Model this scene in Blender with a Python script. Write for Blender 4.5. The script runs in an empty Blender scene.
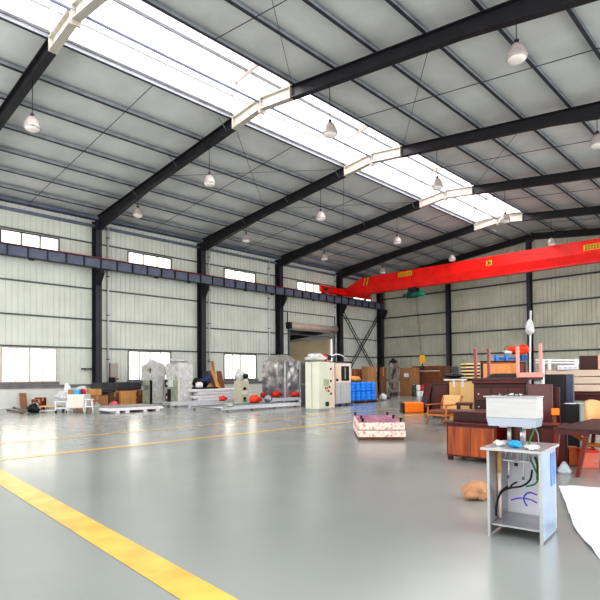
import bpy, bmesh, math, random
from mathutils import Vector, Matrix, noise
random.seed(7)
sc = bpy.context.scene
COL = sc.collection
PI = math.pi

# ---------------------------------------------------------------- camera constants (also used to survey where things stand)
H, FPX, YAW, PITCH, ROLL, CY = 1.4904, 527.8903, .767, .0214, -.0083, 364.8357
F_ = Vector((-math.sin(YAW)*math.cos(PITCH), math.cos(YAW)*math.cos(PITCH), math.sin(PITCH)))
R0 = Vector((math.cos(YAW), math.sin(YAW), 0)); U0 = R0.cross(F_)
R_ = R0*math.cos(ROLL) + U0*math.sin(ROLL); U_ = -R0*math.sin(ROLL) + U0*math.cos(ROLL)
def on(u, v, ax, val):
    r = F_ + R_*((u-300)/FPX) - U_*((v-CY)/FPX)
    o = Vector((0, 0, H)); t = (val - o[ax])/r[ax]
    return o + r*t
def fl(u, v, z=0.0): return on(u, v, 2, z)
def fit(uL, uM, uR, vb, vt, zb=0.0):
    """footprint of a box square to the building, from its near corner"""
    n = fl(uM, vb, zb)
    x0 = on(uL, vb, 1, n.y).x; y1 = on(uR, vb, 0, n.x).y
    z1 = on(uM, vt, 0, n.x).z
    return x0, n.x, n.y, y1, zb, z1

# ---------------------------------------------------------------- materials
def lin(c):
    return tuple((x/12.92 if x <= .04045 else ((x+.055)/1.055)**2.4) for x in c)
MATS = {}
def mat(name, col, rough=.6, metal=0., var=.12, scale=6., bump=0., bscale=None, col2=None, spec=.5, emit=0., coat=0., stretch=None, lo=.35, hi=.65):
    if name in MATS: return MATS[name]
    m = bpy.data.materials.new(name); m.use_nodes = True
    nt = m.node_tree; N = nt.nodes; L = nt.links
    b = N['Principled BSDF']
    c = lin(col)
    tc = N.new('ShaderNodeTexCoord'); mp = N.new('ShaderNodeMapping')
    L.new(tc.outputs['Object'], mp.inputs['Vector'])
    if stretch: mp.inputs['Scale'].default_value = stretch
    n = N.new('ShaderNodeTexNoise'); n.inputs['Scale'].default_value = scale; n.inputs['Detail'].default_value = 4
    L.new(mp.outputs[0], n.inputs['Vector'])
    cr = N.new('ShaderNodeValToRGB')
    c2 = lin(col2) if col2 else tuple(min(1, x*(1+var)) for x in c)
    c1 = c if col2 else tuple(x*(1-var) for x in c)
    cr.color_ramp.elements[0].position = lo; cr.color_ramp.elements[1].position = hi
    cr.color_ramp.elements[0].color = (*c1, 1); cr.color_ramp.elements[1].color = (*c2, 1)
    L.new(n.outputs['Fac'], cr.inputs['Fac']); L.new(cr.outputs['Color'], b.inputs['Base Color'])
    b.inputs['Roughness'].default_value = rough; b.inputs['Metallic'].default_value = metal
    b.inputs['Specular IOR Level'].default_value = spec
    if coat: b.inputs['Coat Weight'].default_value = coat; b.inputs['Coat Roughness'].default_value = .08
    if emit:
        L.new(cr.outputs['Color'], b.inputs['Emission Color']); b.inputs['Emission Strength'].default_value = emit
    if bump:
        bn = N.new('ShaderNodeTexNoise'); bn.inputs['Scale'].default_value = bscale or scale*3; bn.inputs['Detail'].default_value = 3
        L.new(mp.outputs[0], bn.inputs['Vector'])
        bp = N.new('ShaderNodeBump'); bp.inputs['Strength'].default_value = bump; bp.inputs['Distance'].default_value = .05
        L.new(bn.outputs['Fac'], bp.inputs['Height']); L.new(bp.outputs[0], b.inputs['Normal'])
    MATS[name] = m
    return m

M_STEEL = mat('dark_steel_paint', (.20, .20, .245), .5, 0, .2, 2)
M_STEELD = mat('black_steel_paint', (.115, .11, .135), .55, 0, .2, 2)
M_EDGE = mat('grey_blue_steel_paint', (.43, .46, .54), .5, 0, .15, 2)
M_PURLIN = mat('purlin_grey_paint', (.60, .62, .64), .5, 0, .15, 2)
M_GIRT = mat('girt_grey_paint', (.40, .43, .43), .55, 0, .12, 3)
M_GIRTD = mat('girt_dark_paint', (.30, .31, .31), .55, 0, .12, 3)
M_LIGHTSTEEL = mat('pale_and_skylit_steel', (.70, .68, .64), .5, 0, .06, 2)
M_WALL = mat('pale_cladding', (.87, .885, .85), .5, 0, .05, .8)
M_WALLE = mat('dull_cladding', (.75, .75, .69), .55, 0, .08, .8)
M_PLASTER = mat('white_plaster', (.88, .89, .87), .8, 0, .04, 1.5)
M_LEDGE = mat('grey_ledge', (.50, .49, .50), .6, 0, .1, 3)
M_CEIL = mat('foil_insulation', (.80, .81, .81), .5, .0, .08, .7, bump=.25, bscale=2.2)
M_RED = mat('crane_red_paint', (.95, .10, .05), .38, 0, .1, 1.5)
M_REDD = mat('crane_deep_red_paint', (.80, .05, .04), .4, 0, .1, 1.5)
M_RAILRED = mat('rail_red_paint', (.75, .12, .13), .5, 0, .15, 3)
M_YEL = mat('safety_yellow_paint', (.95, .72, .12), .5, 0, .05)
M_BLACK = mat('black_paint', (.05, .05, .055), .5, 0, .1)
M_RUBBER = mat('black_rubber', (.04, .04, .04), .8, 0, .1)
M_YLINE = mat('yellow_floor_paint', (.90, .72, .36), .22, 0, .12, 3)
M_FRAMEW = mat('window_frame_dark', (.25, .23, .23), .5)
M_FRAMEP = mat('window_frame_pale', (.80, .75, .70), .5)
M_CREAM = mat('cream_enamel', (.86, .86, .79), .35, 0, .04, 2)
M_PINKW = mat('warm_white_enamel', (.93, .84, .78), .35, 0, .04, 2)
M_STAIN = mat('brushed_stainless', (.70, .70, .71), .34, .75, .08, 4, stretch=(1, 1, 18), bump=.03)
M_STAINB = mat('bright_stainless', (.69, .69, .685), .32, .5, .05, 4, stretch=(1, 1, 14))
M_CHROME = mat('chrome', (.85, .85, .86), .15, 1, .03)
M_ALU = mat('pale_aluminium', (.82, .83, .85), .4, .3, .06, 5)
M_WHITE = mat('white_plastic', (.86, .86, .86), .45, 0, .03, 3)
M_WHITEP = mat('white_panel', (.90, .89, .90), .4, 0, .05, 3)
M_FILM = mat('wrinkled_plastic_film', (.80, .80, .79), .28, 0, .16, 5, bump=.9, bscale=7)
M_FILMG = mat('greenish_plastic_film', (.62, .65, .58), .28, 0, .2, 4, bump=.9, bscale=6)
M_FILMD = mat('silvery_film_over_steel', (.50, .50, .52), .22, .55, .4, 1.6, bump=.8, bscale=4, col2=(.78, .76, .76))
M_CARD = mat('cardboard', (.62, .45, .31), .8, 0, .1, 2)
M_CARDR = mat('red_brown_board', (.50, .30, .20), .8, 0, .15, 2)
M_CARDD = mat('dark_cardboard', (.40, .27, .18), .8, 0, .15, 2)
M_PINE = mat('pine_wood', (.78, .57, .35), .6, 0, .2, 3, stretch=(1, 1, .15))
M_ORWOOD = mat('orange_varnished_wood', (.44, .17, .05), .35, 0, .3, 5, col2=(.66, .32, .11), stretch=(3, 3, .25), coat=.15, spec=.35)
M_TEAK = mat('honey_wood', (.72, .42, .14), .35, 0, .2, 6, stretch=(1, 1, .2), coat=.3)
M_OAK = mat('light_oak', (.84, .67, .42), .5, 0, .1, 4, stretch=(2, 2, .2))
M_MAROON = mat('maroon_varnished_wood', (.29, .05, .035), .32, 0, .3, 3, stretch=(1, 1, .3), coat=.12, spec=.35)
M_MAROOND = mat('dark_maroon_wood', (.20, .025, .02), .35, 0, .3, 3, coat=.1, spec=.3)
M_REDWOOD = mat('red_varnished_wood', (.50, .08, .05), .3, 0, .15, 3, coat=.3)
M_PINKWOOD = mat('pink_primed_wood', (.88, .62, .57), .5, 0, .05, 3)
M_PLANK = mat('raw_plank', (.80, .71, .64), .7, 0, .08, 3)
M_BLUE = mat('blue_plastic', (.04, .52, .93), .3, 0, .08, 3)
M_BLUED = mat('blue_painted_steel', (.06, .32, .62), .4, 0, .1, 3)
M_ORANGE = mat('orange_fabric', (.98, .50, .06), .6, 0, .08, 3)
M_MOTOR = mat('orange_red_motor_paint', (.93, .22, .08), .4, 0, .1, 4)
M_GREEN = mat('green_hoist_paint', (.02, .33, .28), .4, 0, .2, 5)
M_GREENC = mat('green_cable', (.05, .55, .25), .5)
M_BLUEC = mat('blue_cable', (.18, .22, .70), .5)
M_GREYC = mat('grey_cable', (.45, .48, .48), .5)
M_PINK = mat('pink_plastic_bag', (.85, .38, .42), .4, 0, .2, 8, bump=.6)
M_REDB = mat('red_bag', (.75, .10, .12), .5, 0, .2, 8, bump=.5)
M_BEIGE = mat('beige_upholstery', (.86, .70, .48), .8, 0, .06, 8)
M_BROWNC = mat('brown_upholstery', (.50, .28, .20), .8, 0, .1, 8)
M_FOAM = mat('speckled_board', (.94, .87, .80), .5, 0, 0, 14, col2=(.72, .38, .42), lo=.46, hi=.74, bump=.2)
M_PURPLE = mat('purple_marbled_board', (.52, .26, .38), .45, 0, 0, 9, col2=(.78, .55, .64), stretch=(1, .25, 1))
M_DKGREY = mat('dark_grey_cloth', (.28, .27, .29), .7, 0, .2, 4, bump=.4)
M_MIDGREY = mat('mid_grey_paint', (.42, .42, .44), .45, 0, .1, 3)
M_TEAL = mat('teal_board', (.25, .36, .36), .6)
M_BAGBLK = mat('black_bag_film', (.07, .07, .08), .35, 0, .3, 6, bump=.7)
M_BLUEFILM = mat('light_blue_bag', (.25, .66, .88), .35, 0, .25, 18, bump=.8, bscale=25)
M_CLOTHW = mat('white_sheet', (.84, .84, .85), .8, 0, .03, 3, bump=.3)
M_TAN = mat('tan_render', (.84, .77, .65), .8, 0, .1, 1)
M_SHEDROOF = mat('shed_roof', (.30, .30, .30), .8, 0, .1, 1)
M_OUT = mat('pale_outside_building', (.62, .66, .66), .8, 0, .1, 1)
M_GROUND = mat('outdoor_concrete', (.74, .74, .72), .9, 0, .06, .3)
M_DRUMW = mat('white_jug_plastic', (.88, .90, .88), .4)
M_DRUMG = mat('dark_green_jug_plastic', (.10, .22, .16), .4)

def floor_mat():
    m = bpy.data.materials.new('grey_epoxy_floor'); m.use_nodes = True
    nt = m.node_tree; N = nt.nodes; L = nt.links; b = N['Principled BSDF']
    tc = N.new('ShaderNodeTexCoord')
    n = N.new('ShaderNodeTexNoise'); n.inputs['Scale'].default_value = .35; n.inputs['Detail'].default_value = 3; n.inputs['Roughness'].default_value = .5
    L.new(tc.outputs['Object'], n.inputs['Vector'])
    cr = N.new('ShaderNodeValToRGB'); cr.color_ramp.elements[0].position = .2; cr.color_ramp.elements[1].position = .8
    cr.color_ramp.elements[0].color = (*lin((.54, .56, .545)), 1); cr.color_ramp.elements[1].color = (*lin((.61, .62, .60)), 1)
    L.new(n.outputs['Fac'], cr.inputs['Fac']); L.new(cr.outputs['Color'], b.inputs['Base Color'])
    n2 = N.new('ShaderNodeTexNoise'); n2.inputs['Scale'].default_value = .8; n2.inputs['Detail'].default_value = 2
    L.new(tc.outputs['Object'], n2.inputs['Vector'])
    mr = N.new('ShaderNodeMapRange'); mr.inputs[1].default_value = .3; mr.inputs[2].default_value = .7; mr.inputs[3].default_value = .17; mr.inputs[4].default_value = .25
    L.new(n2.outputs['Fac'], mr.inputs[0]); L.new(mr.outputs[0], b.inputs['Roughness'])
    b.inputs['Specular IOR Level'].default_value = .6
    n3 = N.new('ShaderNodeTexNoise'); n3.inputs['Scale'].default_value = 2.2; n3.inputs['Detail'].default_value = 2
    L.new(tc.outputs['Object'], n3.inputs['Vector'])
    bp = N.new('ShaderNodeBump'); bp.inputs['Strength'].default_value = .06; bp.inputs['Distance'].default_value = .02
    L.new(n3.outputs['Fac'], bp.inputs['Height']); L.new(bp.outputs[0], b.inputs['Normal'])
    return m
M_FLOOR = floor_mat()

def daylight_panel(name, col, emit, trans=.6):
    """translucent glazing: passes daylight, plus emission added for its backlit glow"""
    m = bpy.data.materials.new(name); m.use_nodes = True
    nt = m.node_tree; N = nt.nodes; L = nt.links
    for n in list(N):
        if n.type != 'OUTPUT_MATERIAL': N.remove(n)
    out = N['Material Output']
    tr = N.new('ShaderNodeBsdfTranslucent'); tr.inputs['Color'].default_value = (*lin(col), 1)
    df = N.new('ShaderNodeBsdfDiffuse'); df.inputs['Color'].default_value = (*lin(col), 1)
    mx = N.new('ShaderNodeMixShader'); mx.inputs[0].default_value = trans
    L.new(df.outputs[0], mx.inputs[1]); L.new(tr.outputs[0], mx.inputs[2])
    em = N.new('ShaderNodeEmission'); em.inputs['Color'].default_value = (*lin(col), 1); em.inputs['Strength'].default_value = emit
    ad = N.new('ShaderNodeAddShader'); L.new(mx.outputs[0], ad.inputs[0]); L.new(em.outputs[0], ad.inputs[1])
    L.new(ad.outputs[0], out.inputs['Surface'])
    return m
M_PANE = daylight_panel('daylit_window_pane', (1, .99, .96), .55)  # overexposed daylight put into the panes as white glow
M_SKYL = daylight_panel('translucent_roof_sheet', (1, .98, .99), .45)
M_GLASSD = mat('dark_machine_glass', (.06, .06, .07), .1, 0, .1)
M_LAMP = mat('prismatic_lamp_glass', (.66, .62, .61), .2, 0, .1, 8, emit=.04, spec=.8)
M_LENS = mat('lamp_lens', (.82, .80, .78), .15, 0, .05, 8, emit=.1)

# ---------------------------------------------------------------- mesh building
class MB:
    def __init__(s): s.b = bmesh.new()
    def _face(s, vs, smooth=False):
        try: f = s.b.faces.new(vs); f.smooth = smooth; return f
        except ValueError: return None
    def box(s, x0, x1, y0, y1, z0, z1, bev=0., M=None):
        if x0 > x1: x0, x1 = x1, x0
        if y0 > y1: y0, y1 = y1, y0
        if z0 > z1: z0, z1 = z1, z0
        vs = [s.b.verts.new((x, y, z)) for x in (x0, x1) for y in (y0, y1) for z in (z0, z1)]
        q = [(0, 1, 3, 2), (4, 6, 7, 5), (0, 4, 5, 1), (2, 3, 7, 6), (0, 2, 6, 4), (1, 5, 7, 3)]
        fs = [s._face([vs[i] for i in f]) for f in q]
        if M:
            for v in vs: v.co = M @ v.co
        if bev:
            es = list({e for f in fs for e in f.edges})
            bmesh.ops.bevel(s.b, geom=es, offset=bev, segments=2, affect='EDGES', profile=.5)
        return s
    def cyl(s, p0, p1, r0, r1=None, n=12, caps=True, smooth=True):
        p0 = Vector(p0); p1 = Vector(p1); r1 = r0 if r1 is None else r1
        d = (p1-p0).normalized(); a = d.orthogonal().normalized(); c = d.cross(a)
        A = []; B = []
        for i in range(n):
            t = 2*PI*i/n; o = a*math.cos(t)+c*math.sin(t)
            A.append(s.b.verts.new(p0+o*r0)); B.append(s.b.verts.new(p1+o*r1))
        for i in range(n):
            s._face((A[i], A[(i+1) % n], B[(i+1) % n], B[i]), smooth)
        if caps: s._face(A[::-1]); s._face(B)
        return s
    def tube(s, pts, r, n=8):
        pts = [Vector(p) for p in pts]; rings = []
        a = None
        for i, p in enumerate(pts):
            d = (pts[min(i+1, len(pts)-1)]-pts[max(i-1, 0)]).normalized()
            if a is None: a = d.orthogonal().normalized()
            a = (a - d*a.dot(d)).normalized(); c = d.cross(a)
            rings.append([s.b.verts.new(p+(a*math.cos(2*PI*k/n)+c*math.sin(2*PI*k/n))*r) for k in range(n)])
        for A, B in zip(rings, rings[1:]):
            for k in range(n): s._face((A[k], A[(k+1) % n], B[(k+1) % n], B[k]), True)
        s._face(rings[0][::-1]); s._face(rings[-1])
        return s
    def lathe(s, prof, c=(0, 0, 0), n=20, smooth=True, rib=0.):
        rings = []
        for r, z in prof:
            rings.append([s.b.verts.new((c[0]+max(r, 1e-4)*(1+(rib if k % 2 else 0))*math.cos(2*PI*k/n), c[1]+max(r, 1e-4)*(1+(rib if k % 2 else 0))*math.sin(2*PI*k/n), c[2]+z)) for k in range(n)])
        for A, B in zip(rings, rings[1:]):
            for k in range(n): s._face((A[k], A[(k+1) % n], B[(k+1) % n], B[k]), smooth)
        s._face(rings[0][::-1]); s._face(rings[-1])
        return s
    def extrude(s, poly, vec, smooth=False):
        """closed planar outline swept along vec"""
        vec = Vector(vec)
        A = [s.b.verts.new(Vector(p)) for p in poly]; B = [s.b.verts.new(Vector(p)+vec) for p in poly]
        n = len(A)
        for i in range(n): s._face((A[i], A[(i+1) % n], B[(i+1) % n], B[i]), smooth)
        s._face(A[::-1]); s._face(B)
        return s
    def hexa(s, bot, top):
        A = [s.b.verts.new(Vector(p)) for p in bot]; B = [s.b.verts.new(Vector(p)) for p in top]
        n = len(A)
        for i in range(n): s._face((A[i], A[(i+1) % n], B[(i+1) % n], B[i]))
        s._face(A[::-1]); s._face(B)
        return s
    def blob(s, c, size, amp=.25, seed=0, flat=True, nu=20, nv=12, freq=1.6):
        """a lumpy sack: squashed sphere with folds, flat at the bottom; c = centre of its base"""
        c = Vector(c); rows = []
        for j in range(nv+1):
            ph = PI*j/nv; row = []
            for i in range(nu):
                th = 2*PI*i/nu
                d = Vector((math.sin(ph)*math.cos(th), math.sin(ph)*math.sin(th), math.cos(ph)))
                k = 1+amp*noise.noise(d*freq+Vector((seed*7.3, seed*3.1, seed)))*2 + amp*.4*noise.noise(d*freq*3.3+Vector((seed, 5, seed)))
                p = d*k
                z = p.z*.5+.5
                if flat: z = max(z, 0.0)
                row.append(s.b.verts.new((c.x+p.x*size[0]/2, c.y+p.y*size[1]/2, c.z+z*size[2])))
            rows.append(row)
        for A, B in zip(rows, rows[1:]):
            for i in range(nu): s._face((A[i], B[i], B[(i+1) % nu], A[(i+1) % nu]), True)
        bmesh.ops.remove_doubles(s.b, verts=rows[0]+rows[-1], dist=1e-4)
        return s
    def wrap(s, x0, x1, y0, y1, z0, z1, amp=.03, seed=0, nx=8, peak=0.):
        """a sheet-wrapped box with crumpled faces and an optional tented top"""
        n = nx; grid = {}
        def V(i, j, k):
            if (i, j, k) in grid: return grid[i, j, k]
            x = x0+(x1-x0)*i/n; y = y0+(y1-y0)*j/n; z = z0+(z1-z0)*k/n
            w = noise.noise_vector(Vector((x*3+seed, y*3, z*2.0)))*amp
            if k == 0: w.z = 0
            if peak: z += peak*(k/n)**6*(1-max(abs(2*i/n-1), abs(2*j/n-1)))
            v = s.b.verts.new((x+w.x, y+w.y, z+w.z)); grid[i, j, k] = v; return v
        for a in range(n):
            for b_ in range(n):
                s._face((V(0, a, b_), V(0, a, b_+1), V(0, a+1, b_+1), V(0, a+1, b_)))
                s._face((V(n, a, b_), V(n, a+1, b_), V(n, a+1, b_+1), V(n, a, b_+1)))
                s._face((V(a, 0, b_), V(a+1, 0, b_), V(a+1, 0, b_+1), V(a, 0, b_+1)))
                s._face((V(a, n, b_), V(a, n, b_+1), V(a+1, n, b_+1), V(a+1, n, b_)))
                s._face((V(a, b_, n), V(a+1, b_, n), V(a+1, b_+1, n), V(a, b_+1, n)))
                s._face((V(a, b_, 0), V(a, b_+1, 0), V(a+1, b_+1, 0), V(a+1, b_, 0)))
        return s
    def build(s, name, m, parent=None, org=None):
        """link as ONE mesh object. With a parent the coordinates are the parent's own unless org is given (world coords)."""
        bmesh.ops.recalc_face_normals(s.b, faces=s.b.faces)
        o_ = Vector(org) if org is not None else None
        if o_ is not None:
            for v in s.b.verts: v.co -= o_
        me = bpy.data.meshes.new(name); s.b.to_mesh(me); s.b.free()
        me.materials.append(m)
        o = bpy.data.objects.new(name, me); COL.objects.link(o)
        if parent is not None: o.parent = parent
        elif o_ is not None: o.location = o_
        return o

def thing(name, label, cat, loc=(0, 0, 0), rz=0., group=None, kind=None):
    o = bpy.data.objects.new(name, None); COL.objects.link(o)
    o.empty_display_size = .1
    o.location = loc; o.rotation_euler = (0, 0, rz)
    if label: o['label'] = label
    if cat: o['category'] = cat
    if group: o['group'] = group
    if kind: o['kind'] = kind
    return o
def tag(o, label=None, cat=None, group=None, kind=None):
    if label: o['label'] = label
    if cat: o['category'] = cat
    if group: o['group'] = group
    if kind: o['kind'] = kind
    return o
def copy_tree(o, parent=None):
    c = o.copy(); COL.objects.link(c)
    if parent is not None: c.parent = parent
    for ch in list(o.children): copy_tree(ch, c)
    return c
def ctr(f): return Vector(((f[0]+f[1])/2, (f[2]+f[3])/2, f[4]))
ORD = ['first', 'second', 'third', 'fourth', 'fifth', 'sixth', 'seventh', 'eighth', 'ninth', 'tenth', 'eleventh', 'twelfth']

# ================================================================= THE HALL
W = 28.62; YE = 40.36; XR = -14.62; XRIGHT = 1.0; YB = -1.2
FR = [6.2, 13.2, 20.2, 27.2, 34.2]          # portal frames in view
def roof_z(x): return 12.16 - .115*abs(x-XR)

# floor
MB().box(-W-.1, 6, -6, YE+.1, -.2, 0).build('floor', M_FLOOR)
tag(bpy.data.objects['floor'], kind='structure')
MB().box(-75, -W-.12, -40, 90, -.3, -.06).build('outdoor_ground', M_GROUND)
tag(bpy.data.objects['outdoor_ground'], kind='structure')
# painted lines
def strip(name, pts):
    m = MB(); A = [m.b.verts.new((x, y, .004)) for x, y in pts]; m._face(A)
    return tag(m.build(name, M_YLINE), kind='structure')
strip('trim_1', [(-10.82, -1), (-10.62, -1), (-10.62, 30), (-10.82, 30)])
strip('trim_2', [(-13.52, -1), (-13.36, -1), (-13.36, 32), (-13.52, 32)])
strip('trim_3', [(-10.62, 2.62), (-10.62, 2.94), (-1.2, 2.13), (-1.2, 1.85)])

# corrugated cladding
def ribs(a, b, pitch=.29, d=.04):
    """break points and offsets between a and b"""
    pts = {round(a, 4), round(b, 4)}
    k = math.floor(a/pitch)
    prof = [(0, 0), (.74, 0), (.80, 1), (.94, 1)]
    out = []
    def off(y):
        t = (y/pitch) % 1.0
        if t <= .74: return 0
        if t < .80: return (t-.74)/.06*d
        if t <= .94: return d
        return (1-t)/.06*d
    while k*pitch < b:
        for t, _ in prof:
            y = (k+t)*pitch
            if a < y < b: pts.add(round(y, 4))
        k += 1
    return [(y, off(y)) for y in sorted(pts)]
def clad(name, m, axis, plane, sign, rects, top=None):
    """vertical ribbed sheets; axis 'y' runs along Y on the plane X=plane, axis 'x' the other way; sign = outward"""
    mb = MB()
    for a, b, z0, z1 in rects:
        pr = ribs(a, b)
        prev = None
        for s_, o in pr:
            zt = z1 if z1 is not None else top(s_)
            if axis == 'y': p = [(plane+sign*o, s_, z0), (plane+sign*o, s_, zt)]
            else: p = [(s_, plane+sign*o, z0), (s_, plane+sign*o, zt)]
            cur = [mb.b.verts.new(q) for q in p]
            if prev: mb._face((prev[0], cur[0], cur[1], prev[1]))
            prev = cur
    return tag(mb.build(name, m), kind='structure')
LOW = [(8.47, 11.16), (15.2, 18.1), (22.22, 25.15)]
LOW0 = (1.3, 3.07)
CLE = [(8.42, 11.28), (15.2, 18.14), (22.28, 25.12), (29.4, 32.3), (36.4, 39.1)]
CLE0 = (7.72, 8.92)
DOOR = (28.45, 33.75, 0, 5.12)
HT = 10.62
rects = []
ya = YB
cuts = sorted({YB, YE, *[v for w_ in LOW+CLE for v in w_], DOOR[0], DOOR[1]})
for a, b in zip(cuts, cuts[1:]):
    mid = (a+b)/2
    holes = []
    if any(p < mid < q for p, q in LOW): holes.append(LOW0)
    if DOOR[0] < mid < DOOR[1]: holes.append((0, DOOR[3]))
    if any(p < mid < q for p, q in CLE): holes.append(CLE0)
    z = 1.1
    for h0, h1 in holes:
        if h0 > z: rects.append((a, b, z, h0))
        z = h1
    rects.append((a, b, z, HT))
clad('wall_left', M_WALL, 'y', -W, -1, rects)
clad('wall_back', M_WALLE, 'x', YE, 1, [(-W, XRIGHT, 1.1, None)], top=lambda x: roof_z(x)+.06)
m = MB()
m.box(-W-.16, -W+.02, YB, DOOR[0], 0, 1.0); m.box(-W-.16, -W+.02, DOOR[1], YE, 0, 1.0)
tag(m.build('wall_left_base', M_PLASTER), kind='structure')
m = MB(); m.box(-W, XRIGHT, YE-.02, YE+.16, 0, 1.0)
tag(m.build('wall_back_base', M_PLASTER), kind='structure')
m = MB(); m.box(-W-.16, -W+.10, YB, DOOR[0], .985, 1.15)
tag(m.build('trim_4', M_LEDGE), kind='structure')
m = MB(); m.box(-W-.16, -W+.10, DOOR[1], YE, .985, 1.15)
tag(m.build('trim_5', M_LEDGE), kind='structure')
m = MB(); m.box(-W, XRIGHT, YE-.08, YE+.16, .985, 1.15)
tag(m.build('trim_6', M_LEDGE), kind='structure')

# windows
wn = 0
def window(y0, y1, z0, z1, npan, frame, label_n, inner=M_FRAMEP):
    w = thing('window_%d' % label_n, None, None, (-W, (y0+y1)/2, z0), kind='structure')
    m = MB(); t = .06; L = y1-y0; h = z1-z0
    m.box(-.06, .05, -L/2, -L/2+t, 0, h); m.box(-.06, .05, L/2-t, L/2, 0, h)
    m.box(-.06, .05, -L/2+t, L/2-t, h-t, h); m.box(-.06, .05, -L/2+t, L/2-t, 0, t)
    m.build('window_frame', frame, w)
    step = (L-2*t)/npan
    for i in range(1, npan):
        y = -L/2+t+step*i; k = .045 if (npan == 4 and i == 2) else (.02 if npan == 4 else .035)
        MB().box(-.03, .03, y-k, y+k, t, h-t).build('mullion', inner if k > .03 else M_FRAMEW, w)
    for i in range(npan):
        a = -L/2+t+step*i
        MB().box(-.025, -.015, a, a+step, t, h-t).build('pane', M_PANE, w)
    return w
for i, (a, b) in enumerate(LOW):
    w = window(a, b, *LOW0, 4, M_FRAMEP if i == 0 else M_FRAMEW, i+1)
    L = b-a
    MB().box(.05, .14, -L/2-.1, L/2+.1, -.14, -.002).build('window_sill', M_LEDGE, w)
for i, (a, b) in enumerate(CLE): window(a, b, *CLE0, 3, M_FRAMEW, i+4, M_FRAMEW)
# a pale building stands outside the first windows
ob = thing('neighbouring_building', 'pale grey building seen faintly outside the lower left window', 'building', (-33.5, 11.1, -.06))
MB().box(-1.2, 1.2, -.8, 1.4, 0, 2.6).build('wall', M_OUT, ob)
MB().box(-1.3, 1.3, -.9, 1.5, 2.6, 2.72).build('roof', M_OUT, ob)

# roof sheets (underside is foil insulation), open at the ridge
OPN = 1.66
def slope(name, xa, xb):
    m = MB()
    nx, ny = 8, 40
    g = [[m.b.verts.new((xa+(xb-xa)*i/nx, YB-1+(YE+.2-YB+1)*j/ny, roof_z(xa+(xb-xa)*i/nx)+.012*math.sin(j*2.1+i))) for j in range(ny+1)] for i in range(nx+1)]
    for i in range(nx):
        for j in range(ny): m._face((g[i][j], g[i+1][j], g[i+1][j+1], g[i][j+1]), True)
    o = tag(m.build(name, M_CEIL), kind='structure')
    return o
slope('ceiling', -W, XR-OPN); slope('ceiling', XR+OPN, XRIGHT)
# short closed part of the ridge next to the back wall
m = MB(); m.extrude([(XR-OPN, 34.45, roof_z(XR-OPN)), (XR, 34.45, roof_z(XR)), (XR+OPN, 34.45, roof_z(XR+OPN)), (XR+OPN, 34.45, roof_z(XR+OPN)+.05), (XR, 34.45, roof_z(XR)+.05), (XR-OPN, 34.45, roof_z(XR-OPN)+.05)], (0, YE+.2-34.45, 0))
tag(m.build('ceiling', M_CEIL), kind='structure')

# ridge skylight (raised monitor with milky sheets)
SK = thing('ridge_skylight', 'raised translucent skylight running along the roof ridge', 'skylight', (XR, 16, 12))
sy0, sy1 = YB-1, 34.5
zb = roof_z(XR-OPN); zt = 13.28
o = (XR, 16, 12)
for s_ in (-1, 1):
    x = XR+s_*OPN
    m = MB(); m.box(x-.01, x+.01, sy0, sy1, zb+.16, zt); m.build('side_glazing', M_SKYL, SK, o)
    m = MB(); m.box(x-.05, x+.05, sy0, sy1, zb-.02, zb+.14); m.build('sill', M_WHITEP, SK, o)
    m = MB(); m.box(x-s_*.09, x-s_*.03, sy0, sy1, zb+.62, zb+.68); m.build('side_rail', M_GIRT, SK, o)
    m = MB(); m.extrude([(x, sy0, zt), (XR, sy0, zt+.22), (XR, sy0, zt+.24), (x, sy0, zt+.02)], (0, sy1-sy0, 0)); m.build('roof_sheet', M_SKYL, SK, o)
    m = MB(); m.box(x-s_*.9-.04, x-s_*.9+.04, sy0, sy1, zt-.02, zt+.08); m.build('skylight_purlin', M_GIRT, SK, o)
m = MB(); m.box(XR-OPN, XR+OPN, sy1-.02, sy1, zb+.1, zt+.1); m.build('end_glazing', M_SKYL, SK, o)
for y in FR:
    for s_ in (-1, 1):
        x = XR+s_*(OPN-.1)
        m = MB(); m.box(x-.06, x+.06, y-.09, y+.09, zb-.1, zt); m.build('post', M_LIGHTSTEEL, SK, o)
        m = MB(); m.hexa([(x-s_*.06, y-.07, zt-.16), (x-s_*.06, y+.07, zt-.16), (XR, y+.07, zt+.04), (XR, y-.07, zt+.04)],
                         [(x-s_*.06, y-.07, zt-.01), (x-s_*.06, y+.07, zt-.01), (XR, y+.07, zt+.19), (XR, y-.07, zt+.19)])
        m.build('cross_beam', M_LIGHTSTEEL, SK, o)

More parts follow.
